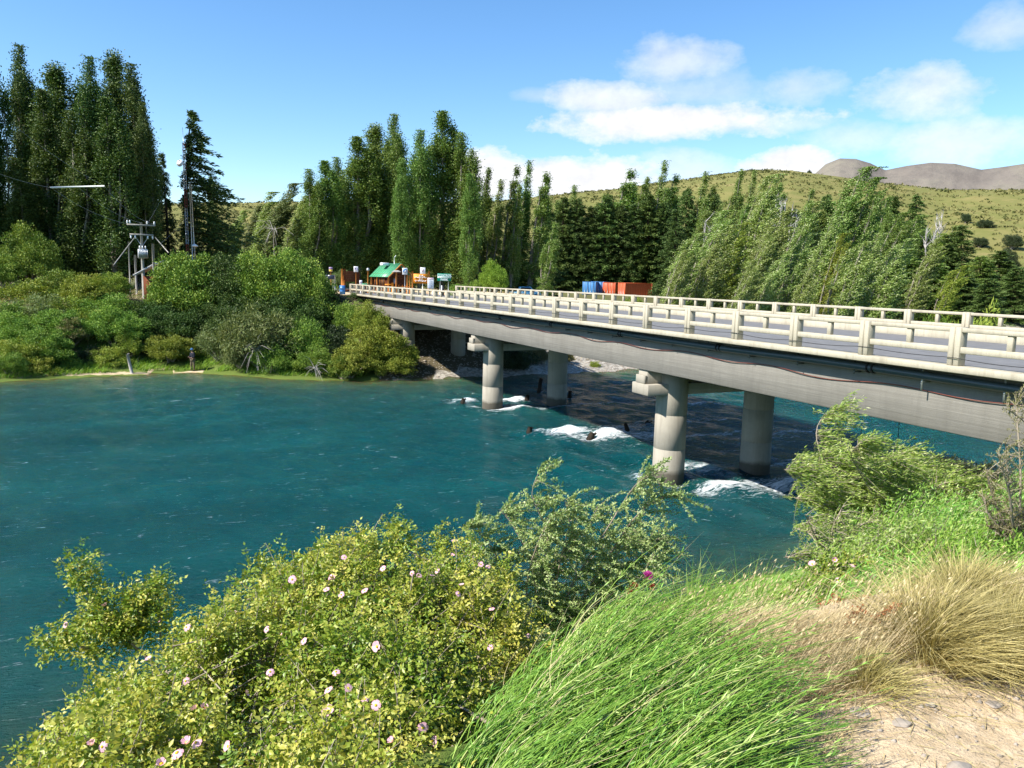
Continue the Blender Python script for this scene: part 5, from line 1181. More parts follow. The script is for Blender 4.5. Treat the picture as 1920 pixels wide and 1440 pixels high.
def flower_mesh(seed, dia, droop, mat):
    r = np.random.default_rng(seed); a = Acc(); R_ = dia / 2
    for k in range(5):
        th = k * 2 * math.pi / 5 + r.normal() * .08; c, s = math.cos(th), math.sin(th)
        g = [(0, 0, 0), (.45, -.34, .10), (.85, -.48, .06 - droop), (1.02, -.18, .02 - droop), (.94, 0, .03 - droop), (1.02, .18, .02 - droop), (.85, .48, .06 - droop), (.45, .34, .10)]
        v = [((x * c - y * s) * R_, (x * s + y * c) * R_, z * R_ + r.normal() * .03 * R_) for x, y, z in g]
        a.add(v, [(0, 1, 7), (1, 2, 6), (1, 6, 7), (2, 3, 5), (2, 5, 6), (3, 4, 5)], np.array([.95, .6, .35, .2, .25, .2, .35, .6]))
    return a.mesh('flower', mat, smooth=True)
FLW = [flower_mesh(1, .050, .0, M['petal']), flower_mesh(2, .046, .25, M['petal']), flower_mesh(3, .050, -.35, M['petal']), flower_mesh(4, .034, -.9, M['petal'])]
a = Acc(); a.lathe([(.001, .0005), (.006, .002), (.007, .004), (.001, .006)], 8); CEN = a.mesh('flower_centre', M['yellowflower'])
def add_flower(parent, p, kind=None, sc_=1.0, tow=None):
    d = np.array([0, -.55, .85]) if tow is None else tow
    d = d + rng.normal(size=3) * .38; d[0] -= .25
    rot = Vector(d).to_track_quat('Z', 'Y').to_euler()
    o = link('flower', FLW[rng.integers(0, 4) if kind is None else kind], parent, tuple(p), rot, (sc_,) * 3)
    link('flower_centre', CEN, o, None, None, (1, 1, 1))

# --- big rose hip bush below the viewpoint
ROSE = [(-1.55, 1.5), (-1.85, 2.2), (-1.86, 2.7), (-1.86, 3.05), (-1.62, 3.55), (-1.52, 3.95), (-1.42, 4.3), (-1.0, 4.62), (-.55, 4.75), (-.25, 4.68), (.12, 4.35), (.20, 3.8), (.10, 3.3), (.02, 2.85), (.0, 2.3), (.0, 1.5)]
def rose_top(x, y):
    e = edge_dist(x, y, ROSE); back = sst(y, 3.6, 4.7)
    return 6.40 + .10 * back - .42 * (1 - sst(e, 0, .42)) + .19 * vnoise(x, y, 3.6, 41) + .10 * vnoise(x, y, 8.0, 42) + .05 * sst(-y, -2.6, -1.8)
def build_rose():
    r = np.random.default_rng(9); c0 = np.array([-.9, 3.4, gz(-.9, 3.4)])
    o = tag(empty('rose_bush', tuple(c0)), 'large yellow green wild rose bush with pink flowers filling the lower left', 'bush')
    lf = Acc(); st = Acc()
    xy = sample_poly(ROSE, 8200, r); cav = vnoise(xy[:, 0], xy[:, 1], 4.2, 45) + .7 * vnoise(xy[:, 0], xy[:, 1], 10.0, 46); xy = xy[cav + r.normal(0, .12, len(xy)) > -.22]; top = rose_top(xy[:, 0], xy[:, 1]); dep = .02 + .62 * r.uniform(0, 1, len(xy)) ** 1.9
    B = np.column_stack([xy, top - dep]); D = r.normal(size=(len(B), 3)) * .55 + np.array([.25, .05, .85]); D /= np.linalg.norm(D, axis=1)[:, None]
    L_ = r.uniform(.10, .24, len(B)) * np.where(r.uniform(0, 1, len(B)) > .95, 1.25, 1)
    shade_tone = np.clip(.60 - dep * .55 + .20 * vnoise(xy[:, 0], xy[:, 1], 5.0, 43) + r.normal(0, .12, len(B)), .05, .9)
    PB = []; PD = []; PT = []
    for k in range(8):
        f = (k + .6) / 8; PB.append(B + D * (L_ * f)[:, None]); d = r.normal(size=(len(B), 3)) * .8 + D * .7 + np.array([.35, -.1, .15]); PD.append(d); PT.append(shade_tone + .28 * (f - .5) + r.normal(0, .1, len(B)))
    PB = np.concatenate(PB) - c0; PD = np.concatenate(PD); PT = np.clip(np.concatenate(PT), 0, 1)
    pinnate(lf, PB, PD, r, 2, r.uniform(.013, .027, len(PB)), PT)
    for i in range(0, len(B), 3): st.tube([B[i] - c0 - D[i] * .18 * np.array([1, 1, 1.2]), B[i] - c0, B[i] + D[i] * L_[i] - c0], [.0035, .0028, .0012], 4, caps=False)
    # arching main canes
    for i in range(70):
        b = sample_poly(ROSE, 1, r)[0]; t_ = float(rose_top(b[:1], b[1:])[0]); g = np.array([-.7 + r.normal() * .3, 3.2 + r.normal() * .5, 0]); g[2] = gz(g[0], g[1])
        e = np.array([b[0], b[1], t_ - .05]); e[2] -= .12; m_ = (g + e) / 2; m_[2] = min(m_[2] + .08, e[2] - .1); st.tube(np.array([g, m_, e]) - c0, [.008, .006, .003], 5)
    # sprays that stand out of the outline, and the long branch at the left
    sprays = [((740, 1040), (742, 984), 4.6, 90), ((700, 1050), (690, 1010), 4.5, 50), ((830, 1060), (826, 1000), 4.6, 70), ((870, 1060), (880, 1010), 4.6, 50), ((600, 1080), (608, 1036), 4.5, 50), ((500, 1120), (482, 1058), 4.3, 80), ((525, 1100), (520, 1056), 4.3, 50), ((560, 1090), (640, 1010), 4.5, 40),
              ((430, 1180), (412, 1116), 4.1, 26), ((455, 1160), (440, 1090), 4.2, 34), ((370, 1220), (360, 1160), 3.95, 40), ((200, 1360), (172, 1290), 3.2, 50), ((150, 1400), (112, 1360), 3.0, 60), ((110, 1430), (62, 1412), 2.9, 50), ((250, 1310), (210, 1270), 3.4, 60), ((930, 1110), (955, 1060), 4.5, 50), ((780, 1040), (770, 1010), 4.6, 40),
              ((310, 1282), (246, 1206), 3.85, 0), ((246, 1206), (196, 1158), 3.95, 120), ((196, 1158), (158, 1098), 4.0, 80), ((158, 1098), (146, 1046), 4.05, 80), ((196, 1158), (130, 1196), 3.95, 120), ((130, 1196), (78, 1206), 3.95, 70), ((246, 1206), (262, 1140), 4.0, 150), ((262, 1140), (300, 1092), 4.05, 110), ((262, 1150), (228, 1110), 4.0, 70), ((300, 1200), (308, 1120), 4.0, 60), ((180, 1170), (240, 1180), 3.9, 90), ((330, 1240), (352, 1190), 3.9, 70), ((310, 1280), (330, 1200), 3.85, 30), ((150, 1215), (190, 1232), 3.85, 50)]
    for (p, q_, Y, n) in sprays:
        p = at(*p, Y); q_ = at(*q_, Y + .03)
        big = n == 0 or Y in (3.85,)
        mid_ = (p + q_) / 2 + r.normal(size=3) * .012; st.tube(np.array([p, mid_, q_]) - c0, [.011, .009, .006] if big else [.005, .004, .002], 5)
        if n:
            f = r.uniform(0.05, 1.05, n); C = p + (q_ - p) * f[:, None] + r.normal(size=(n, 3)) * .036; d = r.normal(size=(n, 3)) + np.array([.3, 0, .4])
            n2 = n * 2; f = r.uniform(0.05, 1.05, n2); C = p + (q_ - p) * f[:, None] + r.normal(size=(n2, 3)) * .040; d = r.normal(size=(n2, 3)) + np.array([.3, 0, .4]); pinnate(lf, C - c0, d, r, 2, r.uniform(.016, .026, n2), np.clip(r.normal(.55, .2, n2), 0, 1))
    p, q_ = at(305, 1278, 3.8), at(440, 1160, 4.15); m1, m2 = at(330, 1215, 3.9), at(385, 1170, 4.05); st.tube(np.array([p, m1, m2, q_]) - c0, .004, 5)
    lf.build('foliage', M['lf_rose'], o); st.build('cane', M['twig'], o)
    # flowers where the photograph shows them, and a scatter of others
    fl = [(615, 1334, 2.75, 2, 1.15), (793, 1364, 2.62, 0, 1.0), (812, 1389, 2.6, 1, 1.0), (348, 1277, 3.6, 1, .9), (322, 1290, 3.55, 0, 1.0), (323, 1277, 3.6, 3, 1), (123, 1172, 3.98, 0, .9), (163, 1184, 3.95, 1, .9), (197, 1136, 3.98, 3, 1.1), (300, 1163, 4.0, 0, .7), (500, 1180, 3.85, 0, .8), (570, 1202, 3.75, 0, .8), (624, 1083, 4.4, 0, .7), (645, 1045, 4.5, 0, .8), (718, 1066, 4.4, 0, .9), (772, 1075, 4.3, 1, .8), (786, 1079, 4.3, 0, .8), (810, 1077, 4.3, 1, .8), (820, 1071, 4.35, 0, .8),
          (880, 1040, 4.5, 0, .7), (902, 1058, 4.45, 0, .8), (915, 1062, 4.42, 1, .8), (640, 1115, 4.15, 0, .8), (621, 1083, 4.3, 2, .8), (860, 1113, 4.1, 1, .9), (922, 1142, 4.0, 0, .8), (920, 1215, 3.65, 2, .8), (990, 1192, 3.7, 0, .7), (630, 1260, 3.35, 1, .9), (653, 1290, 3.2, 0, .8), (368, 1393, 2.85, 1, .9), (332, 1412, 2.8, 1, 1.0), (192, 1400, 2.95, 1, .9), (172, 1396, 2.95, 3, .9), (705, 1322, 2.85, 0, .9), (365, 1330, 3.1, 3, 1), (382, 1328, 3.1, 3, 1), (735, 1390, 2.55, 3, .9), (527, 1190, 3.75, 1, .7), (462, 1300, 3.25, 2, .7)]
    for px, py, Y, k, s in fl:
        p = at(px, py, Y); zt_ = float(rose_top(np.array([p[0]]), np.array([p[1]]))[0]) + .16
        if bool(in_poly(np.array([p[0]]), np.array([p[1]]), ROSE)[0]):
            # slide along the sight line until the flower sits on the leaves
            for yy in np.linspace(1.9, 4.8, 120):
                w_ = at(px, py, yy); zz = float(rose_top(w_[:1], w_[1:2])[0]) + .13
                if w_[2] <= zz: p = w_; break
        add_flower(o, p - c0, k, s * .75)
    b = sample_poly(ROSE, 26, r)
    for x, y in b: add_flower(o, np.array([x, y, float(rose_top(np.array([x]), np.array([y]))[0]) + .13]) - c0, None, r.uniform(.5, .85))
build_rose()

# --- arching shrub with small leaves behind it, and the windblown willow on the right
def stem_shrub(name, label, base, Y0, paths, jit, ntw, tl, tdir, nlf, leaf, asp, ldir, matl, mats, r0, seed, tip=.003, extra=0):
    r = np.random.default_rng(seed); v = at(base[0], base[1], Y0); g = np.array([v[0], v[1], gz(v[0], v[1]) - .05])
    o = tag(empty(name, tuple(g)), label, 'shrub'); st = Acc(); lf = Acc(); P = []; A = []; C = []
    for path in paths:
        dy = r.uniform(-jit, jit); pts = [g.copy()] + [at(px, py, Y0 + dy * (i + 1) / len(path)) for i, (px, py) in enumerate(path)]
        pts = np.array(pts); s_ = np.linspace(0, 1, len(pts)); ss = np.linspace(0, 1, 18)
        # Catmull-like smoothing
        C_ = np.stack([np.interp(ss, s_, pts[:, i]) for i in range(3)], 1)
        for _ in range(2): C_[1:-1] = (C_[:-2] + 2 * C_[1:-1] + C_[2:]) / 4
        st.tube(C_ - g, r0 * (1 - .85 * ss) + tip * .5, 6)
        for k in range(ntw):
            f = r.uniform(.18, 1.0); b = np.array([np.interp(f, ss, C_[:, i]) for i in range(3)]); l = tl * r.uniform(.45, 1.25) * (1.15 - .6 * f)
            d = np.array(tdir) + r.normal(size=3) * np.array([.55, .55, .5]); d /= np.linalg.norm(d); q_ = np.linspace(0, 1, 6)
            tw = b + d * l * q_[:, None] + np.array([.22, .03, -.20]) * l * (q_ ** 2)[:, None]
            st.tube(tw - g, tip * (1.1 - .8 * q_), 4, caps=False)
            m_ = int(nlf * r.uniform(.7, 1.3) * l / tl); ff = r.uniform(.08, 1.02, m_); c = np.stack([np.interp(ff, q_, tw[:, i]) for i in range(3)], 1) + r.normal(size=(m_, 3)) * leaf * .25
            P.append(c); A.append(np.array(ldir) + r.normal(size=(m_, 3)) * .75 + d * .6); C.append(np.clip(r.normal(.5, .2, m_) + .12 * r.normal(), 0, 1))
    P = np.concatenate(P) - g; A = np.concatenate(A); C = np.concatenate(C); leafquads(lf, P, A, leaf * r.uniform(.6, 1.25, len(P)), leaf * asp * r.uniform(.7, 1.2, len(P)), C, .2)
    st.build('branch', M[mats], o); lf.build('foliage', M[matl], o); return o
stem_shrub('arching_shrub', 'airy grey green shrub with bare pale stems arching over the water behind the roses', (1060, 1235), 6.2,
    [[(1005, 1180), (1010, 1090), (1035, 1000), (990, 930), (1012, 882)], [(1040, 1170), (1080, 1080), (1140, 990), (1188, 908), (1218, 892)], [(1060, 1170), (1130, 1060), (1190, 965), (1240, 930), (1274, 925)], [(1080, 1180), (1140, 1110), (1200, 1040), (1245, 1000)],
     [(990, 1180), (960, 1100), (920, 1020), (885, 985), (866, 990)], [(1010, 1170), (1000, 1060), (960, 980), (935, 955)], [(1100, 1190), (1150, 1130), (1200, 1090), (1226, 1035)], [(1030, 1170), (1050, 1050), (1070, 980), (1058, 935)], [(1050, 1180), (1120, 1090), (1170, 1020), (1230, 1025)],
     [(1000, 1170), (1020, 1080), (1100, 1000), (1120, 950)], [(970, 1190), (930, 1110), (900, 1060), (872, 1030)], [(1020, 1180), (1060, 1110), (1120, 1030), (1190, 995)], [(990, 1180), (985, 1090), (1010, 1010), (1040, 960)]],
    .55, 60, .38, (.62, .0, .28), 120, .024, .52, (.5, 0, .2), 'lf_small', 'twig', .0085, 71, .0022)
stem_shrub('willow_bush', 'pale windblown willow bush with leaves streaming right at the near end of the bridge', (1690, 1010), 13.0,
    [[(1640, 980), (1580, 900), (1535, 850), (1527, 805), (1545, 776), (1574, 768)], [(1640, 980), (1560, 930), (1500, 885), (1470, 880)], [(1660, 970), (1620, 900), (1590, 850), (1620, 825)], [(1680, 980), (1640, 900), (1640, 860), (1700, 845)], [(1700, 980), (1690, 910), (1700, 870), (1770, 880)],
     [(1720, 990), (1740, 920), (1780, 900), (1840, 930)], [(1640, 990), (1570, 960), (1510, 930), (1490, 935)], [(1650, 985), (1600, 930), (1560, 880), (1540, 850)], [(1730, 1000), (1780, 960), (1840, 950), (1880, 960)], [(1690, 985), (1660, 930), (1650, 890), (1680, 860)], [(1640, 1000), (1590, 985), (1530, 975), (1495, 985)], [(1700, 1000), (1730, 960), (1760, 930), (1800, 915)], [(1600, 990), (1560, 960), (1530, 900), (1500, 860)]],
    1.3, 140, .75, (.9, .0, .12), 60, .078, .22, (1.6, 0, .0), 'lf_willow', 'twig', .014, 72, .004)
stem_shrub('willow_bush', 'dark shaded willow bush in the bridge shadow behind the pale one', (1790, 960), 17.5,
    [[(1780, 930), (1760, 890), (1700, 862)], [(1790, 930), (1790, 880), (1760, 858)], [(1800, 930), (1820, 890), (1850, 872)], [(1780, 940), (1740, 900), (1690, 885)], [(1810, 940), (1850, 910), (1870, 890)], [(1790, 940), (1810, 900), (1800, 868)]],
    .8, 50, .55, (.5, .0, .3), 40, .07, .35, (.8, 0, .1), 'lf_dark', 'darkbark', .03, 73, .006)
stem_shrub('willow_bush', 'low silvery willow bush at the water edge below the streaming one', (1570, 1075), 9.5,
    [[(1545, 1040), (1520, 1000), (1490, 990)], [(1550, 1040), (1530, 1010), (1510, 965)], [(1560, 1040), (1560, 990), (1580, 950)], [(1570, 1040), (1590, 1000), (1640, 970)], [(1540, 1050), (1500, 1040), (1470, 1045)], [(1580, 1050), (1620, 1020), (1680, 1000)]],
    .6, 60, .42, (.6, .0, .25), 34, .042, .3, (1.1, 0, .1), 'lf_willow', 'twig', .018, 74, .005)
stem_shrub('olive_shrub', 'spiky brownish olive shrub at the right edge in front of the bridge', (1930, 1080), 6.3,
    [[(1900, 1000), (1890, 900), (1885, 830)], [(1910, 1000), (1915, 880), (1905, 770), (1912, 735)], [(1890, 1000), (1860, 930), (1850, 880)], [(1930, 1000), (1950, 850), (1960, 720)], [(1890, 1010), (1850, 960), (1845, 930)], [(1900, 1000), (1895, 930), (1870, 850)], [(1920, 1000), (1925, 900), (1935, 800), (1890, 768)], [(1940, 990), (1980, 880), (2000, 800)], [(1905, 1020), (1870, 1000), (1850, 985)]],
    .5, 60, .26, (.1, .0, .55), 34, .020, .35, (.2, 0, .8), 'lf_olive', 'twig', .013, 75)
stem_shrub('rose_bush', 'small wild rose bush with a few pink flowers above the dry grass', (1570, 1160), 5.7,
    [[(1560, 1110), (1520, 1070)], [(1570, 1110), (1560, 1050)], [(1580, 1110), (1620, 1060)], [(1590, 1110), (1640, 1090)], [(1550, 1120), (1500, 1100)], [(1575, 1110), (1590, 1045)], [(1560, 1110), (1535, 1050)]],
    .35, 60, .2, (.2, -.1, .6), 40, .026, .6, (.3, -.1, .4), 'lf_rose', 'twig', .009, 76)
rb = [o for o in bpy.data.objects if o.name.startswith('rose_bush')][-1]
for px, py in ((1523, 1058), (1565, 1050), (1572, 1088), (1580, 1095), (1600, 1060), (1632, 1072), (1490, 1128)):
    add_flower(rb, at(px, py, 5.45) - np.array(rb.location), None, 1.1)
# herb thicket on the right
def thicket(name, label, px0, px1, py0, py1, Y, n, leaf, asp, mat, ldir, seed, cat='shrub', sz=1.0):
    r = np.random.default_rng(seed); cx, cyy = (px0 + px1) / 2, py1; v = at(cx, cyy, Y); g = np.array([v[0], v[1], gz(v[0], v[1]) - .05]); o = tag(empty(name, tuple(g)), label, cat)
    rx = (px1 - px0) / 2 * Y / F; top = at(cx, py0, Y)[2] - g[2]; lf = Acc(); st = Acc(); ns = max(50, n // 55); P = []; A = []; C = []
    for i in range(ns):
        d = r.normal(size=2) * .45; b = np.array([d[0] * rx * .8, d[1] * rx * .6, 0]); hh = top * (1 - .45 * min(1, (d @ d) ** .5) ** 2) * r.uniform(.6, 1.05)
        e = b + np.array([b[0] * .35 + .2 * hh, b[1] * .3, hh]); q_ = np.linspace(0, 1, 6); tw = b + (e - b) * q_[:, None] + np.array([.22, 0, -.05]) * hh * (q_ ** 2)[:, None]
        b_z = ground_z(g[0] + b[0], g[1] + b[1]) - g[2]; tw[0, 2] = min(0, float(b_z))
        st.tube(tw, [.006, .005, .004, .003, .002, .001], 4, caps=False)
        m_ = int(55 * r.uniform(.6, 1.4)); ff = r.uniform(.25, 1.0, m_) ** .7; P.append(np.stack([np.interp(ff, q_, tw[:, j]) for j in range(3)], 1) + r.normal(size=(m_, 3)) * leaf * 1.1)
        A.append(np.array(ldir) + r.normal(size=(m_, 3)) * .6); C.append(np.clip(r.normal(.5, .22, m_) + r.normal() * .12, 0, 1))
    P = np.concatenate(P); leafquads(lf, P, np.concatenate(A), leaf * r.uniform(.6, 1.3, len(P)), leaf * asp * r.uniform(.7, 1.2, len(P)), np.concatenate(C), .2)
    tag(st.build('stem', M['twig'], o), kind='stuff'); lf.build('foliage', M[mat], o); return o
thicket('herb_thicket', 'leafy yellow green thicket in the middle of the near bank on the right', 1560, 1800, 950, 1090, 7.6, 9000, .055, .28, 'lf_willow', (.5, 0, .5), 81)
thicket('herb_thicket', 'mid green thicket between the streaming willow and the yellow green one', 1560, 1860, 915, 1020, 10.0, 9000, .06, .25, 'lf_broom', (.6, 0, .5), 82)
thicket('herb_thicket', 'bright green feathery thicket behind the golden tussocks', 1750, 1990, 960, 1110, 6.6, 9000, .06, .16, 'lf_broom', (.6, 0, .8), 83)
thicket('herb_thicket', 'green herbs left of the feathery thicket with small yellow leaves', 1640, 1790, 1000, 1110, 6.2, 6000, .04, .35, 'lf_bright', (.5, 0, .5), 84)
thicket('herb_thicket', 'low green herbs at the right edge under the olive shrub', 1840, 2060, 1000, 1120, 5.6, 6000, .045, .3, 'lf_bush', (.4, 0, .5), 85)
thicket('herb_thicket', 'fresh green herbs right behind the dry grass, left of the tussocks', 1560, 1720, 1045, 1160, 4.7, 7000, .04, .25, 'lf_broom', (.5, 0, .6), 87)
thicket('herb_thicket', 'low green herbs between the small rose bush and the upright tufts', 1420, 1560, 1075, 1170, 4.6, 5000, .03, .35, 'lf_bright', (.4, 0, .6), 88)
thicket('herb_thicket', 'green herbs under the streaming willow at the water', 1480, 1640, 985, 1080, 8.4, 7000, .055, .25, 'lf_willow', (.6, 0, .5), 89)
thicket('herb_thicket', 'tall green herbs filling the slope right of the streaming willow', 1700, 1960, 930, 1040, 8.6, 9000, .06, .2, 'lf_broom', (.6, 0, .6), 90)
thicket('herb_thicket', 'yellowish low herbs between the roses and the rush stems', 1010, 1180, 1125, 1260, 4.6, 3600, .026, .5, 'lf_rose', (.3, 0, .5), 86)

# --- tufts, tussocks, dry grass, rush-like broom
def tuft(name, label, px, py, Y, n, L_, spread, mat, wind, W, seed, cat='grass tuft', up=1.0, group=None, z=None):
    r = np.random.default_rng(seed); v = at(px, py, Y); g = np.array([v[0], v[1], gz(v[0], v[1]) - .01]); a = Acc()
    if L_ < 0: L_ = max(.4, (at(px, -L_, Y)[2] - g[2]) * 1.5); up = 2.2
    an = r.uniform(0, 6.28, n); rr = np.abs(r.normal(0, 1, n))
    P = np.column_stack([np.cos(an) * rr * spread * .35, np.sin(an) * rr * spread * .35, 0 * rr]); P[:, 2] = ground_z(g[0] + P[:, 0], g[1] + P[:, 1]) - g[2]
    D = np.column_stack([np.cos(an) * rr * spread * 1.6 + r.normal(0, .12, n), np.sin(an) * rr * spread * 1.6 + r.normal(0, .12, n), np.full(n, up)])
    B = np.column_stack([D[:, 0] * .5 + wind + r.normal(0, .08, n), D[:, 1] * .5, -.28 - .3 * r.uniform(0, 1, n)])
    blades(a, P, D, L_ * r.uniform(.5, 1.12, n), W, B, r.uniform(0, 1, n), 6)
    return tag(a.build(name, M[mat], loc=tuple(g)), label, cat, group)
tuft('tussock_grass', 'largest golden tussock, in the middle of the right foreground', 1748, 1272, 3.2, 4600, .46, .22, 'tussock', .26, .0035, 91, 'tussock')
tuft('tussock_grass', 'golden tussock cut by the right edge with a dark centre', 1893, 1272, 3.15, 3800, .43, .22, 'tussock', .14, .0035, 92, 'tussock')
tuft('tussock_grass', 'pale tussock standing behind the largest golden one', 1815, 1215, 3.6, 3000, .38, .28, 'tussock', .22, .0035, 93, 'tussock')
tuft('tussock_grass', 'small dark olive tussock at the edge of the sand', 1618, 1315, 2.95, 900, .24, .26, 'tussock', .10, .003, 94, 'tussock')
tuft('grass_tuft', 'left one of two upright green tufts above the rush stems', 1300, 1160, 5.6, 900, -1068, .26, 'lf_broom', .06, .007, 95)
tuft('grass_tuft', 'right one of two upright green tufts, yellower, above the rush stems', 1412, 1165, 5.4, 900, -1072, .32, 'lf_bright', .06, .007, 96)
tuft('grass_tuft', 'green tuft among dry grass left of the small rose bush', 1475, 1150, 5.0, 600, -1095, .3, 'lf_broom', .1, .006, 97)
def build_dry():
    r = np.random.default_rng(98); poly = [(.50, 2.7), (.42, 3.15), (.44, 3.35), (.6, 3.45), (1.0, 3.5), (1.5, 3.45), (2.1, 3.6), (2.7, 3.7), (2.4, 3.4), (1.9, 3.25), (1.5, 3.0), (1.2, 2.8), (.9, 2.65)]
    xy = sample_poly(poly, 17000, r); keep = vnoise(xy[:, 0], xy[:, 1], 4.0, 51) > -.32; xy = xy[keep]; n = len(xy); e = edge_dist(xy[:, 0], xy[:, 1], poly); P = np.column_stack([xy, ground_z(xy[:, 0], xy[:, 1])])
    a = Acc(); blades(a, P, np.column_stack([r.normal(.25, .28, n), r.normal(0, .25, n), np.ones(n)]), (.11 + .18 * sst(e, 0, .35)) * r.uniform(.5, 1.25, n), .003, np.column_stack([r.normal(.35, .15, n), r.normal(0, .1, n), -.22 * np.ones(n)]), np.clip(r.normal(.62, .22, n), 0, 1), 5)
    # seed heads
    m_ = 1500; sel = r.choice(n, m_, replace=False); tip = P[sel] + np.column_stack([r.normal(.14, .05, m_), r.normal(0, .04, m_), r.uniform(.15, .32, m_)])
    leafquads(a, tip, np.column_stack([r.normal(.5, .2, m_), r.normal(0, .2, m_), np.ones(m_) * .7]), .022, .006, r.uniform(.2, .8, m_)); blades(a, P[sel], tip - P[sel], np.linalg.norm(tip - P[sel], axis=1), .002, np.zeros((m_, 3)), .7, 2)
    tag(a.build('dry_grass', M['straw']), kind='stuff', label='pale dry grass leaning in the wind')
    # thin olive grass at the broom's foot and by the sand
    xy = sample_poly([(.3, 1.7), (.4, 2.8), (1.2, 2.85), (1.5, 2.95), (1.2, 2.5), (.95, 2.1), (.75, 1.7)], 1600, r); n = len(xy); P = np.column_stack([xy, ground_z(xy[:, 0], xy[:, 1])]); a = Acc()
    blades(a, P, np.column_stack([r.normal(.4, .4, n), r.normal(0, .4, n), np.ones(n)]), r.uniform(.05, .17, n), .003, np.column_stack([r.normal(.3, .2, n), r.normal(0, .2, n), -.3 * np.ones(n)]), r.uniform(0, .7, n), 4)
    tag(a.build('short_grass', M['straw']), kind='stuff', label='short dead grass at the edge of the sand')
build_dry()
BROOM = [(-.16, 1.55), (-.14, 2.2), (-.05, 2.7), (.05, 3.0), (.18, 3.2), (.36, 3.2), (.54, 3.0), (.68, 2.75), (.76, 2.5), (.74, 2.3), (.64, 2.0), (.5, 1.7), (.4, 1.45)]
def build_broom():
    r = np.random.default_rng(99); g = np.array([.3, 2.6, gz(.3, 2.6)]); o = tag(empty('broom_bush', tuple(g)), 'bright green broom bush of rush like stems swept to the right in the foreground', 'bush'); st = Acc(); lf = Acc()
    nc = 128; per = 30; n = nc * per; cc = sample_poly(BROOM, nc, r); ci = np.repeat(np.arange(nc), per); xy = cc[ci] + r.normal(size=(n, 2)) * .035; e = np.repeat(edge_dist(cc[:, 0], cc[:, 1], BROOM), per)
    P = np.column_stack([xy, ground_z(xy[:, 0], xy[:, 1]) - .02 + .05 * r.uniform(0, 1, n)])
    lefty = np.repeat(1 - sst(cc[:, 0] - np.interp(cc[:, 1], [1.5, 3.4], [-.16, .3]), 0, .42), per); cd = r.normal(size=(nc, 3)) * np.array([.22, .22, .10]); cl = np.repeat(r.uniform(.55, 1.3, nc), per)
    D = np.column_stack([.62 - .72 * lefty, .12 + 0 * e, .80 + .15 * lefty]) + cd[ci] + r.normal(size=(n, 3)) * .13
    L_ = (.30 + .20 * sst(e, 0, .3)) * cl * r.uniform(.55, 1.2, n)
    B = np.column_stack([.42 + .42 * lefty + r.normal(0, .12, n), .20 + r.normal(0, .12, n), -.30 - .12 * lefty + r.normal(0, .10, n)])
    seg = 9; A_ = D / np.linalg.norm(D, axis=1)[:, None]; s_ = np.linspace(0, 1, seg + 1); C = P[:, None] + A_[:, None] * (s_[None, :, None] * L_[:, None, None]) + B[:, None] * (s_[None, :, None] ** 1.8) * L_[:, None, None]
    tone = np.clip(r.normal(.42, .16, n) + np.repeat(r.normal(0, .16, nc), per) + (r.uniform(0, 1, n) > .93) * .5, 0, 1)
    # three-sided stems
    T = np.gradient(C, axis=1); T /= np.linalg.norm(T, axis=2)[..., None]; U = np.cross(T, np.array([0, .3, 1.0])); U /= np.linalg.norm(U, axis=2)[..., None]; V = np.cross(T, U); w = (r.uniform(.0022, .0040, n)[:, None] * (1 - .75 * s_)[None])[..., None]
    ring = np.stack([C + w * (math.cos(a_) * U + math.sin(a_) * V) for a_ in (0, 2.094, 4.189)], 2).reshape(-1, 3); b = np.arange(n)[:, None, None] * (3 * (seg + 1)) + np.arange(seg)[None, :, None] * 3; j = np.arange(3)[None, None]; j2 = (j + 1) % 3
    st.add(ring - g, np.stack([b + j, b + j2, b + 3 + j2, b + 3 + j], -1).reshape(-1, 4), np.repeat(tone, 3 * (seg + 1)))
    dr = Acc(); nd2 = 330; sel = r.choice(n, nd2, replace=False); blades(dr, P[sel] - g, A_[sel] + r.normal(size=(nd2, 3)) * .15, L_[sel] * 1.12, .0035, B[sel] * .8, r.uniform(.1, .8, nd2), 7); dr.build('dry_stem', M['straw'], o)
    # side shoots and scale leaves
    k = 11; f = r.uniform(.25, 1.0, (n, k)); idx = np.clip((f * seg).astype(int), 0, seg - 1); fr = f * seg - idx; ii = np.arange(n)[:, None]; base = C[ii, idx] * (1 - fr[..., None]) + C[ii, idx + 1] * fr[..., None]; tan = T[ii, idx]
    Ad = tan + r.normal(size=tan.shape) * .38; leafquads(lf, (base - g).reshape(-1, 3), Ad.reshape(-1, 3), r.uniform(.012, .05, n * k), .0042, np.clip(np.repeat(tone, k) + r.normal(.08, .14, n * k), 0, 1))
    st.build('stem', M['lf_broom'], o); lf.build('side_shoot', M['lf_broom'], o)
    for px, py, Y in ((1080, 1268, 2.9), (1086, 1280, 2.88), (1020, 1370, 2.6), (945, 1400, 2.45), (1250, 1190, 3.3), (1282, 1392, 2.5)):
        p = at(px, py, Y); q_ = Acc(); m_ = 7; leafquads(q_, rng.normal(size=(m_, 3)) * .006, rdir(m_, .4), .022, .016, rng.uniform(0, 1, m_)); q_.build('yellow_flower', M['yellowflower'], o, loc=tuple(p - g))
    # twigs lying across: a few long loose stems at the right
build_broom()
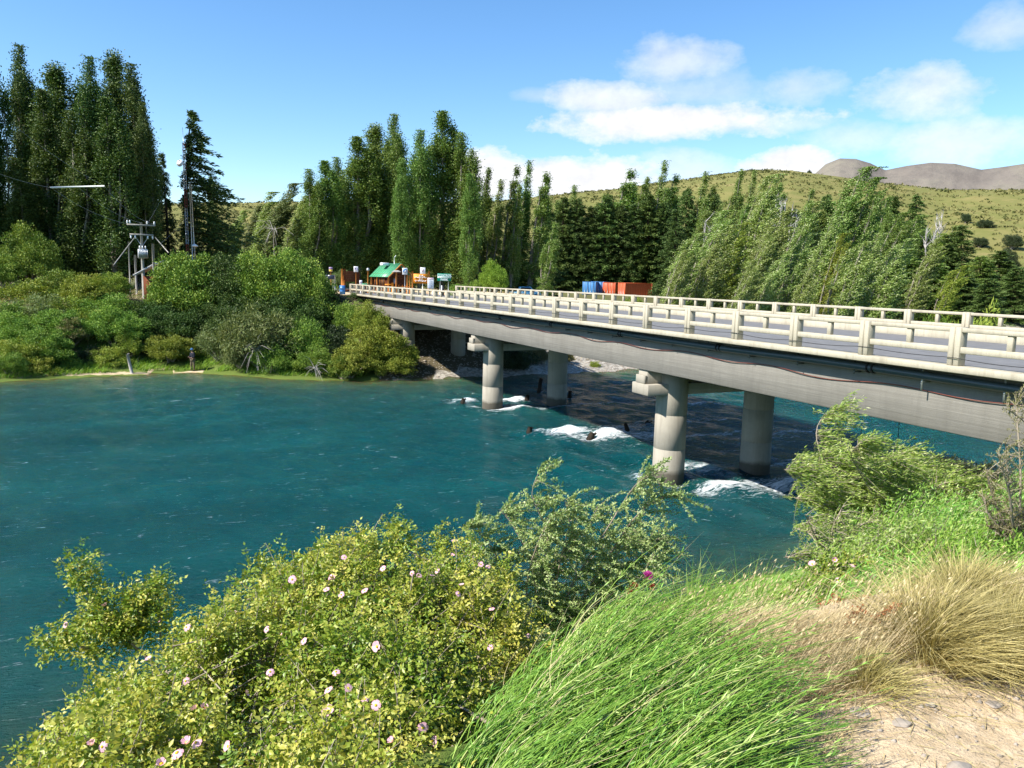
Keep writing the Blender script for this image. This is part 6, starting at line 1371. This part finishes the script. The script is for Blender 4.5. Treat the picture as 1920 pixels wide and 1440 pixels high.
# thistle
def build_thistle():
    r = np.random.default_rng(100); Y = 4.0; b = at(1178, 1200, Y); g = np.array([b[0], b[1], gz(b[0], b[1])]); o = tag(empty('thistle', tuple(g)), 'thistle with one magenta flower head standing above the rush stems', 'thistle'); st = Acc()
    heads = [(1214, 1083, 1.0), (1189, 1101, .62), (1222, 1101, .6), (1180, 1110, .5)]
    for px, py, s in heads:
        e = at(px, py, Y) - g; m1 = at(1188 + (px - 1200) * .3, 1150, Y) - g; st.tube([(0, 0, 0), m1 * np.array([1, 1, .9]), (m1 + e) / 2 + [-.006, 0, 0], e], [.006, .005, .004, .003], 6)
        d = np.array([.4, -.2, 1.0]); d /= np.linalg.norm(d); q_ = Acc(); m_ = 260 if s == 1 else 120
        dirs = r.normal(size=(m_, 3)) * .5 + d; dirs /= np.linalg.norm(dirs, axis=1)[:, None]
        leafquads(q_, e + d * .0 + dirs * .006, dirs, .030 * s + .004, .005, r.uniform(0, 1, m_)); q_.build('flower_head' if s == 1 else 'bud', M['magenta'] if s == 1 else M['dock'], o)
        q_ = Acc(); dirs = r.normal(size=(90, 3)) * .8 - d * .5; leafquads(q_, np.tile(e, (90, 1)), dirs, .020 * s, .007, r.uniform(0, 1, 90)); q_.build('bract', M['lf_small'], o)
    st.build('stem', M['lf_grey'], o); a = Acc(); m_ = 60; f = r.uniform(.3, .9, m_); leafquads(a, np.column_stack([f * .05, 0 * f, f * .5]) , r.normal(size=(m_, 3)) + [0, 0, .4], .05, .010, r.uniform(0, 1, m_)); a.build('leaf', M['lf_small'], o)
build_thistle()
def build_dock(base, tip, Y, label, seed):
    r = np.random.default_rng(seed); b = at(*base, Y); g = np.array([b[0], b[1], gz(b[0], b[1])]); e = at(*tip, Y) - g; o = tag(empty('dock', tuple(g)), label, 'weed'); st = Acc(); st.tube([(0, 0, 0), e * .5 + [-.01, 0, .02], e], [.004, .0035, .002], 6); sd = Acc(); P = []
    for i in range(8):
        f = .45 + .07 * i; p = e * f; d = np.array([.10 if i % 2 else -.07, 0, .05]) * r.uniform(.7, 1.2); st.tube([p, p + d * .6, p + d], [.0025, .002, .001], 5); m_ = 70; P.append(p + d * r.uniform(.4, 1.05, m_)[:, None] + r.normal(size=(m_, 3)) * .008)
    P = np.concatenate(P); leafquads(sd, P, rdir(len(P)), .010, .008, r.uniform(0, 1, len(P))); st.build('stalk', M['dock'], o); sd.build('seed', M['dock'], o)
build_dock((1565, 1245), (1645, 1150), 3.25, 'rust red dock stalk with seed clusters in front of the dry grass', 111); build_dock((1500, 1290), (1600, 1135), 3.7, 'thinner rust brown dock stalk behind the first one', 112)
# stones on the path
def stone(px, py, Y, r_, label, flat=.6, rz=0.3):
    v = at(px, py, Y); g = (v[0], v[1], gz(v[0], v[1]) + r_ * flat * .45); bm = bmesh.new(); bmesh.ops.create_icosphere(bm, subdivisions=3, radius=r_); rr = random.Random(int(px)); o_ = [rr.uniform(0, 6) for _ in range(6)]
    for q_ in bm.verts:
        n = q_.co.normalized(); k = 1 + .12 * math.sin(n.x * 3.1 + o_[0]) + .10 * math.sin(n.y * 4.3 + o_[1]) + .07 * math.sin(n.z * 5 + o_[2] + n.x * 3); q_.co = Vector((n.x * 1.25, n.y * .9, n.z * flat)) * r_ * k
    me = bpy.data.meshes.new('stone'); bm.to_mesh(me); bm.free(); me.materials.append(M['stone']); o = link('stone', me, None, g, (0, 0, rz)); tag(o, label, 'stone'); return o
stone(1803, 1402, 2.38, .034, 'rounded grey stone on the sand, the largest on the path'); stone(1690, 1345, 2.65, .03, 'flat pale stone half buried at the edge of the dead grass', .3); stone(1612, 1332, 2.72, .035, 'flat whitish stone between sand and rush stems', .25, .8)
stone(1868, 1296, 2.85, .026, 'small flat yellowish stone near the right edge', .3); stone(1826, 1425, 2.3, .016, 'small orange tinted stone beside the largest one', .6); stone(1900, 1410, 2.36, .014, 'small pale stone at the lower right edge', .6); stone(1745, 1310, 2.8, .018, 'small pale stone below the largest tussock', .5)

# ------------------------------------------------------------------ angler on the far shore
def skin_mesh(name, verts, edges, radii, mat, root=0, sub=2):
    me = bpy.data.meshes.new(name); me.from_pydata(verts, edges, []); o = bpy.data.objects.new(name, me); COL.objects.link(o)
    o.modifiers.new('skin', 'SKIN'); sd = o.modifiers.new('sub', 'SUBSURF'); sd.levels = sd.render_levels = sub
    for i, v in enumerate(me.skin_vertices[0].data):
        rr = radii[i]; v.radius = rr if isinstance(rr, tuple) else (rr, rr); v.use_root = (i == root)
    dg = bpy.context.evaluated_depsgraph_get(); m2 = bpy.data.meshes.new_from_object(o.evaluated_get(dg)); bpy.data.objects.remove(o); m2.materials.clear(); m2.materials.append(mat)
    for p in m2.polygons: p.use_smooth = True
    return m2
def build_angler():
    v = ray(362, 690); Y = 61.3; x = float(v[0] * Y / v[1]); g = (x, Y, gz(x, Y) - .02)
    o = tag(empty('person', g, R(150)), 'person in dark jacket, blue hat and khaki trousers fishing from the far shore', 'person')
    # local: facing +y; hips, torso, neck, head, arms bent forward, legs slightly apart
    V = [(0, 0, .93), (0, .0, 1.12), (0, .01, 1.34), (0, .02, 1.47), (0, .05, 1.55), (0, .06, 1.66), (-.19, .01, 1.40), (-.24, .02, 1.16), (-.14, .22, 1.06), (-.08, .28, 1.07), (.19, .01, 1.40), (.25, .03, 1.15), (.15, .24, 1.12), (.09, .31, 1.13),
         (-.10, 0, .88), (-.14, .03, .48), (-.16, .0, .09), (-.17, .13, .04), (.10, 0, .88), (.15, .05, .48), (.17, .01, .09), (.19, .14, .04)]
    E = [(0, 1), (1, 2), (2, 3), (3, 4), (4, 5), (2, 6), (6, 7), (7, 8), (8, 9), (2, 10), (10, 11), (11, 12), (12, 13), (0, 14), (14, 15), (15, 16), (16, 17), (0, 18), (18, 19), (19, 20), (20, 21)]
    rad = [(.15, .11), (.14, .10), (.17, .11), .06, .065, .10, .065, .05, .036, .035, .065, .05, .036, .035, .088, .062, .045, .04, .088, .062, .045, .04]
    link('body', skin_mesh('body', V, E, rad, M['skin']), o)
    J = [V[i] for i in (0, 1, 2, 6, 7, 8, 10, 11, 12)] + [(0, .015, 1.44)]; JE = [(0, 1), (1, 2), (2, 3), (3, 4), (4, 5), (2, 6), (6, 7), (7, 8), (2, 9)]; JR = [(.175, .135), (.165, .125), (.195, .135), .085, .07, .055, .085, .07, .055, .08]
    link('jacket', skin_mesh('jacket', J, JE, JR, M['jacket']), o)
    T = [(0, 0, .90)] + [V[i] for i in (14, 15, 16, 18, 19, 20)]; link('trousers', skin_mesh('trousers', T, [(0, 1), (1, 2), (2, 3), (0, 4), (4, 5), (5, 6)], [(.16, .125), .11, .085, .07, .11, .085, .07], M['khaki']), o)
    for i, s in ((16, 17), (20, 21)):
        link('boot', skin_mesh('boot', [V[i], (V[i][0], V[i][1], .05), (V[s][0], V[s][1] + .03, .045)], [(0, 1), (1, 2)], [.06, .055, .045], M['rubber']), o)
    a = Acc(); a.lathe([(.118, 1.70), (.112, 1.76), (.07, 1.81), (.01, 1.825)], 16, 0, .06); a.lathe([(.175, 1.695), (.118, 1.712), (.118, 1.70)], 16, 0, .07); a.build('hat', M['hatblue'], o, smooth=True)
    for hx, hy, hz in ((-.08, .28, 1.07), (.09, .31, 1.13)):
        for k in range(4):
            a = Acc(); z = hz - .03 + .02 * k; a.tube([(hx, hy, z), (hx, hy + .05, z), (hx + (-.03 if hx > 0 else .03), hy + .065, z), (hx + (-.035 if hx > 0 else .035), hy + .04, z)], .009, 5); a.build('finger', M['skin'], o)
    a = Acc(); a.tube([(.07, .30, 1.09), (.0, .9, 1.45), (-.1, 1.9, 2.0)], [.012, .009, .003], 6); c, s = math.cos(R(150)), math.sin(R(150))
    tag(a.build('fishing_rod', M['blackwire'], loc=g, rot=(0, 0, R(150))), 'thin dark fishing rod held by the person on the far shore', 'rod')
build_angler()

# ------------------------------------------------------------------ labels that tell the standing-out repeats apart
def spell_out(group, text):
    th = sorted((o for o in bpy.data.objects if o.get('group') == group and o.parent is None), key=lambda o: o.location.x / o.location.y)
    for i, o in enumerate(th):
        o['label'] = text.format(ORD[i])
spell_out('poplar spires over the dark stand', 'slim poplar spire rising above the dark stand behind the bridge, {} from the left')
spell_out('smaller windblown poplars', 'smaller pale poplar bent by the wind among the silvery ones, {} from the left')
